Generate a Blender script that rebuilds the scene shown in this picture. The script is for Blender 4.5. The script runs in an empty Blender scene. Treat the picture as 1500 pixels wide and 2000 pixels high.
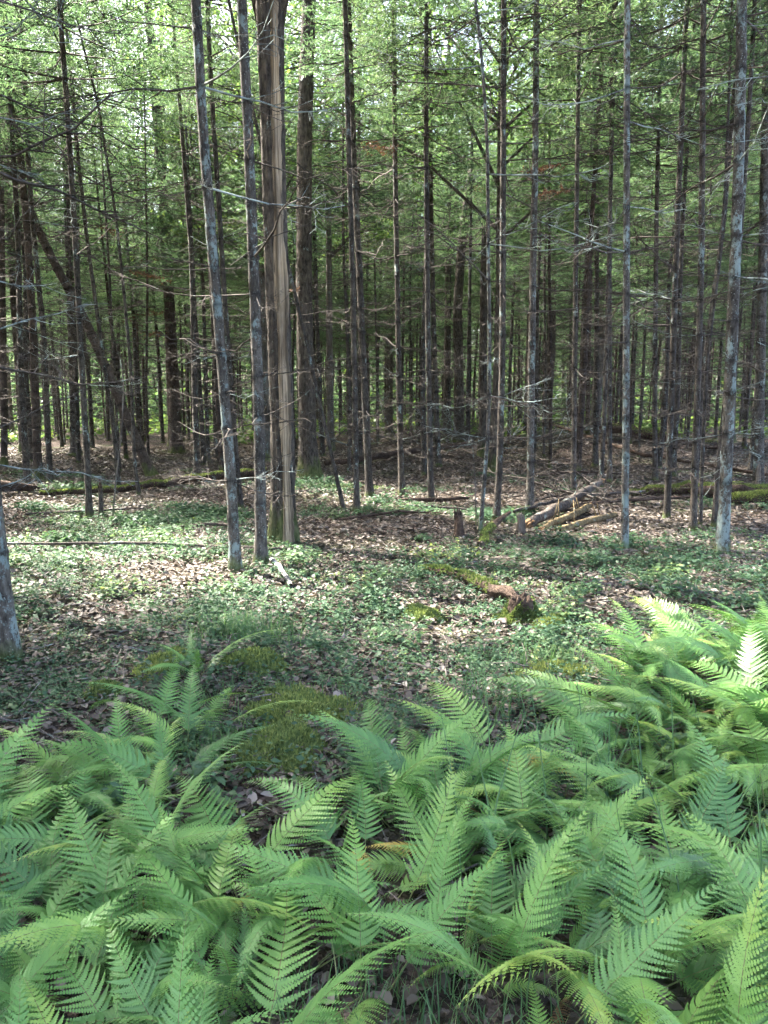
import bpy, math, random
import numpy as np

# ------------------------------------------------------------------ camera, sky, sun, exposure
scene = bpy.context.scene
cam_data = bpy.data.cameras.new('camera')
cam_data.sensor_fit = 'VERTICAL'
cam_data.angle_y = math.radians(67.3)
cam_data.clip_start = 0.05
cam_data.clip_end = 600
camera = bpy.data.objects.new('camera', cam_data)
scene.collection.objects.link(camera)
camera.location = (0, 0, 1.6)
camera.rotation_euler = (math.radians(90 - 8.3), 0, 0)
scene.camera = camera

SUN_ELEVATION = 52
SUN_AZIMUTH = -56            # degrees clockwise from +Y (into the wood): from the left, a little behind the trees
_e, _a = math.radians(SUN_ELEVATION), math.radians(SUN_AZIMUTH)
SUN_VEC = (math.cos(_e) * math.sin(_a), math.cos(_e) * math.cos(_a), math.sin(_e))

world = bpy.data.worlds.new('World')
scene.world = world
world.use_nodes = True
wn = world.node_tree
wn.nodes.clear()
sky_tex = wn.nodes.new('ShaderNodeTexSky')
sky_tex.sky_type = 'NISHITA'
sky_tex.sun_disc = False
sky_tex.sun_elevation = _e
sky_tex.sun_rotation = _a
sky_tex.air_density = 0.8
sky_tex.dust_density = 5.0
sky_tex.ozone_density = 0.5
bg = wn.nodes.new('ShaderNodeBackground')
bg.inputs['Strength'].default_value = 0.135
wo = wn.nodes.new('ShaderNodeOutputWorld')
wn.links.new(sky_tex.outputs[0], bg.inputs[0])
wn.links.new(bg.outputs[0], wo.inputs[0])

sun_data = bpy.data.lights.new('sun', 'SUN')
sun_data.energy = 5.0
sun_data.angle = math.radians(0.5)
sun_data.color = (1.0, 0.95, 0.86)
sun = bpy.data.objects.new('sun', sun_data)
scene.collection.objects.link(sun)
sun.rotation_euler = (math.radians(90 - SUN_ELEVATION), 0, math.radians(180 - SUN_AZIMUTH))

scene.view_settings.view_transform = 'Standard'
scene.view_settings.look = 'None'
scene.view_settings.exposure = 3.48
scene.view_settings.gamma = 1.0
scene.cycles.use_denoising = True
scene.cycles.max_bounces = 4
scene.cycles.diffuse_bounces = 3
scene.cycles.transmission_bounces = 3
scene.cycles.use_adaptive_sampling = True
scene.cycles.adaptive_threshold = 0.035
scene.cycles.adaptive_min_samples = 24
scene.cycles.sample_clamp_indirect = 8.0

rng = np.random.default_rng(7)
random.seed(7)
COL = scene.collection

# ------------------------------------------------------------------ mesh helpers
class MB:
    """collects vertices, triangles and quads (numpy) and a per-vertex 'tint' value"""
    def __init__(self):
        self.v, self.t3, self.t4, self.c, self.n = [], [], [], [], 0
        self.m3, self.m4 = [], []
    def add(self, v, t3=None, t4=None, tint=0.5, mi=0):
        v = np.asarray(v, dtype=np.float64).reshape(-1, 3)
        self.v.append(v)
        self.c.append(np.broadcast_to(np.asarray(tint, dtype=np.float64), (len(v),)))
        if t3 is not None and len(t3):
            t3 = np.asarray(t3, dtype=np.int64); self.t3.append(t3 + self.n); self.m3.append(np.full(len(t3), mi))
        if t4 is not None and len(t4):
            t4 = np.asarray(t4, dtype=np.int64); self.t4.append(t4 + self.n); self.m4.append(np.full(len(t4), mi))
        self.n += len(v)
    def mesh(self, name, mats, smooth=True):
        me = bpy.data.meshes.new(name)
        V = np.concatenate(self.v) if self.v else np.zeros((0, 3))
        T3 = np.concatenate(self.t3) if self.t3 else np.zeros((0, 3), np.int64)
        T4 = np.concatenate(self.t4) if self.t4 else np.zeros((0, 4), np.int64)
        me.vertices.add(len(V)); me.vertices.foreach_set('co', V.astype(np.float32).ravel())
        loops = np.concatenate([T3.ravel(), T4.ravel()])
        me.loops.add(len(loops)); me.loops.foreach_set('vertex_index', loops.astype(np.int32))
        tot = np.concatenate([np.full(len(T3), 3), np.full(len(T4), 4)])
        start = np.concatenate([[0], np.cumsum(tot)[:-1]]) if len(tot) else np.zeros(0)
        me.polygons.add(len(tot))
        me.polygons.foreach_set('loop_start', start.astype(np.int32))
        me.polygons.foreach_set('loop_total', tot.astype(np.int32))
        mi = np.concatenate([np.concatenate(self.m3) if self.m3 else np.zeros(0), np.concatenate(self.m4) if self.m4 else np.zeros(0)])
        me.polygons.foreach_set('material_index', mi.astype(np.int32))
        if smooth:
            me.polygons.foreach_set('use_smooth', np.ones(len(tot), dtype=bool))
        me.update(calc_edges=True)
        at = me.attributes.new('tint', 'FLOAT', 'POINT')
        at.data.foreach_set('value', np.concatenate(self.c).astype(np.float32))
        for m in (mats if isinstance(mats, (list, tuple)) else [mats]):
            me.materials.append(m)
        return me

def norm(v):
    v = np.asarray(v, float)
    return v / np.maximum(np.linalg.norm(v, axis=-1, keepdims=True), 1e-9)

def tube(mb, pts, radii, sides=6, tint=0.5, jitter=0.0, caps=True, mi=0, r=None, lobes=None):
    """a tapering tube through pts; jitter roughens the rings; lobes multiplies the radius by angle"""
    pts = np.asarray(pts, float); k = len(pts)
    radii = np.broadcast_to(np.asarray(radii, float), (k,))
    tan = norm(np.gradient(pts, axis=0))
    ref = np.array([0, 1.0, 0]) if abs(tan[0][1]) < 0.9 else np.array([1.0, 0, 0])
    a = norm(np.cross(np.broadcast_to(ref, tan.shape), tan)); b = np.cross(tan, a)
    th = np.linspace(0, 2 * math.pi, sides, endpoint=False)
    R = radii[:, None] * np.ones((k, sides))
    if jitter:
        R = R * (1 + jitter * (r or rng).standard_normal((k, sides)))
    if lobes is not None:
        R = R * lobes
    V = pts[:, None, :] + R[..., None] * (np.cos(th)[None, :, None] * a[:, None, :] + np.sin(th)[None, :, None] * b[:, None, :])
    i = np.arange(k - 1)[:, None] * sides; j = np.arange(sides)[None, :]; j2 = (j + 1) % sides
    Q = np.stack([i + j, i + j2, i + sides + j2, i + sides + j], -1).reshape(-1, 4)
    tv = np.repeat(np.broadcast_to(np.asarray(tint, float), (k,)), sides)
    V = V.reshape(-1, 3)
    t3 = []
    if caps:
        V = np.vstack([V, pts[:1], pts[-1:]]); tv = np.append(tv, [tv[0], tv[-1]])
        n0, n1 = k * sides, k * sides + 1
        t3 = [(n0, (q + 1) % sides, q) for q in range(sides)] + [(n1, (k - 1) * sides + q, (k - 1) * sides + (q + 1) % sides) for q in range(sides)]
    mb.add(V, t3, Q, tv, mi)

def link(name, data, parent=None, loc=None, rot=None, scale=None):
    o = bpy.data.objects.new(name, data)
    COL.objects.link(o)
    if parent is not None: o.parent = parent
    if loc is not None: o.location = loc
    if rot is not None: o.rotation_euler = rot
    if scale is not None: o.scale = (scale,) * 3 if np.isscalar(scale) else scale
    return o

def tag(o, label, cat=None, group=None, kind=None):
    o['label'] = label
    if cat: o['category'] = cat
    if group: o['group'] = group
    if kind: o['kind'] = kind
    return o

def thing(name, loc, rz, label, cat, group=None):
    o = link(name, None, None, loc, (0, 0, rz))
    o.empty_display_size = 0.1
    return tag(o, label, cat, group)

# ------------------------------------------------------------------ materials
def new_mat(name):
    m = bpy.data.materials.new(name); m.use_nodes = True
    nt = m.node_tree; nt.nodes.clear()
    out = nt.nodes.new('ShaderNodeOutputMaterial')
    def node(t, inp=None, **kw):
        n = nt.nodes.new(t)
        for k, v in kw.items(): setattr(n, k, v)
        for k, v in (inp or {}).items():
            s = n.inputs[k]
            if isinstance(v, bpy.types.NodeSocket): nt.links.new(v, s)
            else: s.default_value = v
        return n
    return m, nt, node, out

def rgb(c): return (c[0], c[1], c[2], 1.0)

def mixc(node, fac, a, b, blend='MIX'):
    n = node('ShaderNodeMix', data_type='RGBA', blend_type=blend)
    nt = n.id_data
    for idx, v in ((0, fac), (6, a), (7, b)):
        if isinstance(v, bpy.types.NodeSocket): nt.links.new(v, n.inputs[idx])
        else: n.inputs[idx].default_value = v if idx == 0 else rgb(v)
    return n.outputs[2]

def ramp(node, fac, stops, interp='LINEAR'):
    n = node('ShaderNodeValToRGB', {'Fac': fac})
    cr = n.color_ramp; cr.interpolation = interp
    while len(cr.elements) < len(stops): cr.elements.new(0.5)
    for e, (p, c) in zip(cr.elements, stops):
        e.position = p; e.color = rgb(c) if not np.isscalar(c) else (c, c, c, 1)
    return n.outputs[0]

def coords(node, scale, rand=True):
    tc = node('ShaderNodeTexCoord')
    v = tc.outputs['Object']
    if rand:
        oi = node('ShaderNodeObjectInfo')
        ml = node('ShaderNodeMath', {0: oi.outputs['Random'], 1: 53.0}, operation='MULTIPLY')
        ad = node('ShaderNodeVectorMath', {0: v, 1: ml.outputs[0]}, operation='ADD')
        v = ad.outputs[0]
    mp = node('ShaderNodeMapping', {'Vector': v, 'Scale': scale})
    return mp.outputs[0], tc.outputs['Object']

def bark_mat(name, dark, light, lichen=0.0, lichen_col=(0.21, 0.26, 0.24), ridge=(34, 34, 13), moss=0.0, bump=0.02, fleck=0.0):
    m, nt, node, out = new_mat(name)
    v, raw = coords(node, ridge)
    n1 = node('ShaderNodeTexNoise', {'Vector': v, 'Scale': 1.0, 'Detail': 6.0, 'Roughness': 0.65})
    col = ramp(node, n1.outputs[0], [(0.36, dark), (0.50, [0.5 * (a_ + b_) for a_, b_ in zip(dark, light)]), (0.66, light)])
    v2, _ = coords(node, (3.0, 3.0, 1.2))
    nb = node('ShaderNodeTexNoise', {'Vector': v2, 'Scale': 1.0, 'Detail': 3.0})
    tone = ramp(node, nb.outputs[0], [(0.3, 0.62), (0.7, 1.25)])
    col = mixc(node, 1.0, col, tone, 'MULTIPLY')
    if lichen > 0:
        v3, _ = coords(node, (34, 34, 24))
        n3 = node('ShaderNodeTexNoise', {'Vector': v3, 'Scale': 1.0, 'Detail': 6.0, 'Roughness': 0.75})
        v4, _ = coords(node, (9, 9, 4.5))
        n4 = node('ShaderNodeTexNoise', {'Vector': v4, 'Scale': 1.0, 'Detail': 2.0})
        s = node('ShaderNodeMath', {0: n3.outputs[0], 1: n4.outputs[0]}, operation='ADD')
        hi = 1.28 - 0.40 * lichen
        f = node('ShaderNodeMapRange', {'Value': s.outputs[0], 'From Min': hi - 0.04, 'From Max': hi + 0.04})
        f2 = node('ShaderNodeMath', {0: f.outputs[0], 1: 0.85}, operation='MULTIPLY')
        lc = ramp(node, n4.outputs[0], [(0.35, [c * 0.75 for c in lichen_col]), (0.65, lichen_col)])
        col = mixc(node, f2.outputs[0], col, lc)
    if fleck > 0:
        v5, _ = coords(node, (44, 44, 34))
        vo = node('ShaderNodeTexVoronoi', {'Vector': v5, 'Scale': 1.0, 'Randomness': 1.0})
        ff = node('ShaderNodeMapRange', {'Value': vo.outputs['Distance'], 'From Min': 0.10 + 0.16 * fleck, 'From Max': 0.06 + 0.12 * fleck})
        col = mixc(node, ff.outputs[0], col, (0.21, 0.22, 0.195))
    at = node('ShaderNodeAttribute', attribute_name='tint')
    dk = ramp(node, at.outputs['Fac'], [(0.0, 0.22), (0.5, 1.0)])
    col = mixc(node, 1.0, col, dk, 'MULTIPLY')
    if moss > 0:
        sp = node('ShaderNodeSeparateXYZ', {0: raw})
        v6, _ = coords(node, (7, 7, 4))
        n6 = node('ShaderNodeTexNoise', {'Vector': v6, 'Scale': 1.0, 'Detail': 4.0})
        zz = node('ShaderNodeMath', {0: sp.outputs[2], 1: -1.0 / moss}, operation='MULTIPLY')
        s6 = node('ShaderNodeMath', {0: zz.outputs[0], 1: n6.outputs[0]}, operation='ADD')
        f6 = node('ShaderNodeMapRange', {'Value': s6.outputs[0], 'From Min': 0.02, 'From Max': 0.30})
        mc = ramp(node, n1.outputs[0], [(0.3, (0.035, 0.055, 0.012)), (0.7, (0.12, 0.15, 0.03))])
        f7 = node('ShaderNodeMath', {0: f6.outputs[0], 1: 0.62}, operation='MULTIPLY')
        col = mixc(node, f7.outputs[0], col, mc)
    bp = node('ShaderNodeBump', {'Height': n1.outputs[0], 'Strength': 0.9, 'Distance': bump})
    bs = node('ShaderNodeBsdfPrincipled', {'Base Color': col, 'Roughness': 0.9, 'Specular IOR Level': 0.25, 'Normal': bp.outputs[0]})
    nt.links.new(bs.outputs[0], out.inputs[0])
    return m

def leaf_mat(name, stops, trans=0.4, trans_gain=1.6, rough=0.55, spec=0.3, obj_var=0.25):
    """leaf colour from the per-leaf tint, varied per object; diffuse plus light coming through the blade"""
    m, nt, node, out = new_mat(name)
    at = node('ShaderNodeAttribute', attribute_name='tint')
    oi = node('ShaderNodeObjectInfo')
    sh = node('ShaderNodeMapRange', {'Value': oi.outputs['Random'], 'To Min': -obj_var, 'To Max': obj_var})
    ad = node('ShaderNodeMath', {0: at.outputs['Fac'], 1: sh.outputs[0]}, operation='ADD', use_clamp=True)
    col = ramp(node, ad.outputs[0], stops)
    bs = node('ShaderNodeBsdfPrincipled', {'Base Color': col, 'Roughness': rough, 'Specular IOR Level': spec})
    tcol = mixc(node, 1.0, col, (trans_gain, trans_gain * 1.03, trans_gain * 0.80), 'MULTIPLY')
    tr = node('ShaderNodeBsdfTranslucent', {'Color': tcol})
    mx = node('ShaderNodeMixShader', {0: trans, 1: bs.outputs[0], 2: tr.outputs[0]})
    nt.links.new(mx.outputs[0], out.inputs[0])
    return m

def plain_mat(name, a, b, scale=(20, 20, 20), rough=0.9, bump=0.004, tint_dark=None):
    m, nt, node, out = new_mat(name)
    v, _ = coords(node, scale)
    v9, _ = coords(node, (5, 5, 1.6)); n9 = node('ShaderNodeTexNoise', {'Vector': v9, 'Scale': 1.0, 'Detail': 4.0})
    n1 = node('ShaderNodeTexNoise', {'Vector': v, 'Scale': 1.0, 'Detail': 5.0, 'Roughness': 0.65})
    col = ramp(node, n1.outputs[0], [(0.3, a), (0.7, b)])
    col = mixc(node, 1.0, col, ramp(node, n9.outputs[0], [(0.33, (0.45, 0.42, 0.40)), (0.55, (0.95, 0.93, 0.92)), (0.7, (1.2, 1.12, 1.0))]), 'MULTIPLY')
    if tint_dark is not None:
        at = node('ShaderNodeAttribute', attribute_name='tint')
        dk = ramp(node, at.outputs['Fac'], [(0.0, tint_dark), (0.5, 1.0)])
        col = mixc(node, 1.0, col, dk, 'MULTIPLY')
    bp = node('ShaderNodeBump', {'Height': n1.outputs[0], 'Strength': 0.8, 'Distance': bump})
    bs = node('ShaderNodeBsdfPrincipled', {'Base Color': col, 'Roughness': rough, 'Specular IOR Level': 0.2, 'Normal': bp.outputs[0]})
    nt.links.new(bs.outputs[0], out.inputs[0])
    return m

BARK = {
    'lichen': bark_mat('lichen_bark', (0.027, 0.022, 0.017), (0.128, 0.113, 0.094), lichen=0.50, moss=0.30, fleck=0.7),
    'grey': bark_mat('grey_bark', (0.034, 0.028, 0.023), (0.125, 0.110, 0.093), lichen=0.36, moss=0.25, fleck=0.7, bump=0.014),
    'speck': bark_mat('speckled_bark', (0.021, 0.017, 0.013), (0.096, 0.080, 0.064), lichen=0.24, moss=0.25, fleck=0.35),
    'dark': bark_mat('dark_bark', (0.022, 0.018, 0.0145), (0.098, 0.084, 0.070), lichen=0.22, moss=0.2, fleck=0.25),
    'brown': bark_mat('brown_bark', (0.028, 0.021, 0.017), (0.095, 0.072, 0.056), lichen=0.05, moss=0.6),
    'pine': bark_mat('furrowed_bark', (0.020, 0.016, 0.013), (0.115, 0.096, 0.077), lichen=0.06, moss=0.85, ridge=(24, 24, 8.5), bump=0.035),
    'pale': bark_mat('pale_bark', (0.07, 0.06, 0.052), (0.17, 0.15, 0.128), lichen=0.25, moss=0.7, ridge=(14, 14, 5)),
}
M_BRANCH = bark_mat('dead_branch_bark', (0.030, 0.024, 0.020), (0.105, 0.088, 0.074), lichen=0.10, ridge=(40, 40, 40), bump=0.002)
M_LBRANCH = bark_mat('lichen_branch_bark', (0.06, 0.062, 0.058), (0.15, 0.16, 0.15), lichen=0.75, lichen_col=(0.27, 0.32, 0.30), ridge=(40, 40, 40), bump=0.002)
M_WOOD = plain_mat('bare_grey_wood', (0.09, 0.072, 0.055), (0.25, 0.21, 0.165), scale=(42, 42, 2.6), bump=0.012)
M_ROT = plain_mat('rotten_wood', (0.022, 0.015, 0.011), (0.115, 0.080, 0.059), scale=(26, 26, 26), bump=0.03)
M_FRESH = plain_mat('splintered_wood', (0.22, 0.12, 0.055), (0.50, 0.31, 0.16), scale=(40, 40, 40), bump=0.01)
M_NEEDLE = leaf_mat('needle_foliage', [(0.0, (0.033, 0.062, 0.034)), (0.5, (0.064, 0.108, 0.056)), (1.0, (0.112, 0.158, 0.074))], trans=0.5, trans_gain=1.95, spec=0.35, rough=0.5)
M_DEADN = leaf_mat('brown_needles', [(0.0, (0.06, 0.028, 0.016)), (1.0, (0.15, 0.075, 0.042))], trans=0.3, trans_gain=1.3)
M_BROAD = leaf_mat('broad_leaves', [(0.0, (0.040, 0.078, 0.026)), (0.5, (0.068, 0.122, 0.034)), (1.0, (0.125, 0.175, 0.045))], trans=0.5, trans_gain=1.7)
M_FERN = leaf_mat('fern_blade', [(0.0, (0.045, 0.116, 0.034)), (0.40, (0.108, 0.232, 0.058)), (0.72, (0.172, 0.304, 0.070)), (1.0, (0.29, 0.37, 0.074))], trans=0.24, trans_gain=1.4, rough=0.42, spec=0.4, obj_var=0.34)
M_FERNY = leaf_mat('yellowed_fern_blade', [(0.0, (0.25, 0.21, 0.05)), (1.0, (0.38, 0.30, 0.08))], trans=0.35, trans_gain=1.3)
M_FERNB = leaf_mat('dead_fern_blade', [(0.0, (0.10, 0.05, 0.025)), (1.0, (0.24, 0.14, 0.07))], trans=0.2, trans_gain=1.1)
M_STEM = leaf_mat('fern_stem', [(0.0, (0.10, 0.13, 0.04)), (1.0, (0.17, 0.16, 0.06))], trans=0.0)
M_HERB = leaf_mat('herb_leaves', [(0.0, (0.034, 0.072, 0.040)), (0.5, (0.060, 0.115, 0.058)), (0.85, (0.105, 0.165, 0.068)), (1.0, (0.20, 0.24, 0.075))], trans=0.35, trans_gain=1.3, spec=0.25, rough=0.55, obj_var=0.0)
M_GRASS = leaf_mat('grass_blades', [(0.0, (0.05, 0.105, 0.05)), (0.8, (0.10, 0.18, 0.06)), (1.0, (0.30, 0.27, 0.13))], trans=0.3, obj_var=0.0)
M_MOSS = leaf_mat('moss_fuzz', [(0.0, (0.060, 0.088, 0.030)), (0.5, (0.135, 0.172, 0.055)), (1.0, (0.235, 0.262, 0.085))], trans=0.25, obj_var=0.2, spec=0.1, rough=0.9)
M_LITTER = leaf_mat('fallen_leaves', [(0.0, (0.026, 0.020, 0.016)), (0.35, (0.070, 0.054, 0.042)), (0.65, (0.135, 0.110, 0.088)), (0.9, (0.22, 0.188, 0.158)), (1.0, (0.33, 0.295, 0.265))], trans=0.12, trans_gain=1.0, rough=0.6, spec=0.35, obj_var=0.0)

def ground_mat():
    m, nt, node, out = new_mat('forest_floor')
    v, _ = coords(node, (1, 1, 1), rand=False)
    nd = node('ShaderNodeTexNoise', {'Vector': v, 'Scale': 22.0, 'Detail': 3.0})
    dv = node('ShaderNodeVectorMath', {0: nd.outputs[1], 1: (0.06, 0.06, 0.06)}, operation='MULTIPLY')
    vd = node('ShaderNodeVectorMath', {0: v, 1: dv.outputs[0]}, operation='ADD')
    vo = node('ShaderNodeTexVoronoi', {'Vector': vd.outputs[0], 'Scale': 34.0, 'Randomness': 1.0})
    n1 = node('ShaderNodeTexNoise', {'Vector': v, 'Scale': 9.0, 'Detail': 8.0, 'Roughness': 0.7})
    sep = node('ShaderNodeSeparateColor', {0: vo.outputs['Color']})
    col = ramp(node, sep.outputs[0], [(0.0, (0.028, 0.020, 0.016)), (0.4, (0.060, 0.043, 0.034)), (0.75, (0.11, 0.082, 0.065)), (1.0, (0.18, 0.145, 0.12))])
    tone = ramp(node, n1.outputs[0], [(0.3, 0.45), (0.7, 1.25)])
    col = mixc(node, 1.0, col, tone, 'MULTIPLY')
    n2 = node('ShaderNodeTexNoise', {'Vector': v, 'Scale': 0.55, 'Detail': 4.0})
    g = node('ShaderNodeMapRange', {'Value': n2.outputs[0], 'From Min': 0.50, 'From Max': 0.68, 'To Max': 0.55})
    gc = ramp(node, n1.outputs[0], [(0.3, (0.03, 0.05, 0.02)), (0.7, (0.09, 0.13, 0.04))])
    col = mixc(node, g.outputs[0], col, gc)
    hh = node('ShaderNodeMath', {0: n1.outputs[0], 1: vo.outputs['Distance']}, operation='ADD')
    bp = node('ShaderNodeBump', {'Height': hh.outputs[0], 'Strength': 1.0, 'Distance': 0.03})
    bs = node('ShaderNodeBsdfPrincipled', {'Base Color': col, 'Roughness': 0.95, 'Specular IOR Level': 0.15, 'Normal': bp.outputs[0]})
    nt.links.new(bs.outputs[0], out.inputs[0])
    return m

# ------------------------------------------------------------------ the ground
MOUNDS = [(0.9, 21.5, 0.32, 2.2), (5.4, 23.5, 0.50, 2.6), (8.5, 24.0, 0.35, 2.5), (-0.95, 4.35, 0.10, 0.45), (-0.45, 3.30, 0.05, 0.35), (0.95, 4.2, 0.06, 0.4), (2.0, 3.7, 0.10, 0.8)]
def gh(x, y):
    x = np.asarray(x, float); y = np.asarray(y, float)
    z = 0.035 * np.sin(0.9 * x + 1.3) * np.sin(0.7 * y + 0.4) + 0.022 * np.sin(2.3 * x + 0.7 * y) + 0.014 * np.sin(4.1 * y - 2.7 * x + 1.0) + 0.008 * np.sin(9.3 * x + 5.0 * y) * np.sin(7.7 * y - 3.0 * x)
    for mx, my, hgt, s in MOUNDS:
        z = z + hgt * np.exp(-((x - mx) ** 2 + (y - my) ** 2) / (s * s))
    return z
def gz(x, y): return float(gh(x, y))

def axis(lo, a, b, hi, step):
    c = np.arange(a, b + 1e-6, step)
    left = a - (np.geomspace(1, a - lo + 1, 34) - 1)[1:][::-1]
    right = b + (np.geomspace(1, hi - b + 1, 34) - 1)[1:]
    return np.concatenate([left, c, right])
xs, ys = axis(-160, -9, 9, 160, 0.13), axis(-90, 0.4, 18, 170, 0.13)
X, Y = np.meshgrid(xs, ys)
mb = MB()
nx, ny = len(xs), len(ys)
q = (np.arange(ny - 1)[:, None] * nx + np.arange(nx - 1)[None, :])
mb.add(np.stack([X, Y, gh(X, Y)], -1).reshape(-1, 3), None, np.stack([q, q + 1, q + nx + 1, q + nx], -1).reshape(-1, 4))
ground = link('ground', mb.mesh('ground', ground_mat()))
tag(ground, 'brown leafy forest floor stretching under all the trees', None, None, 'structure')

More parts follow.
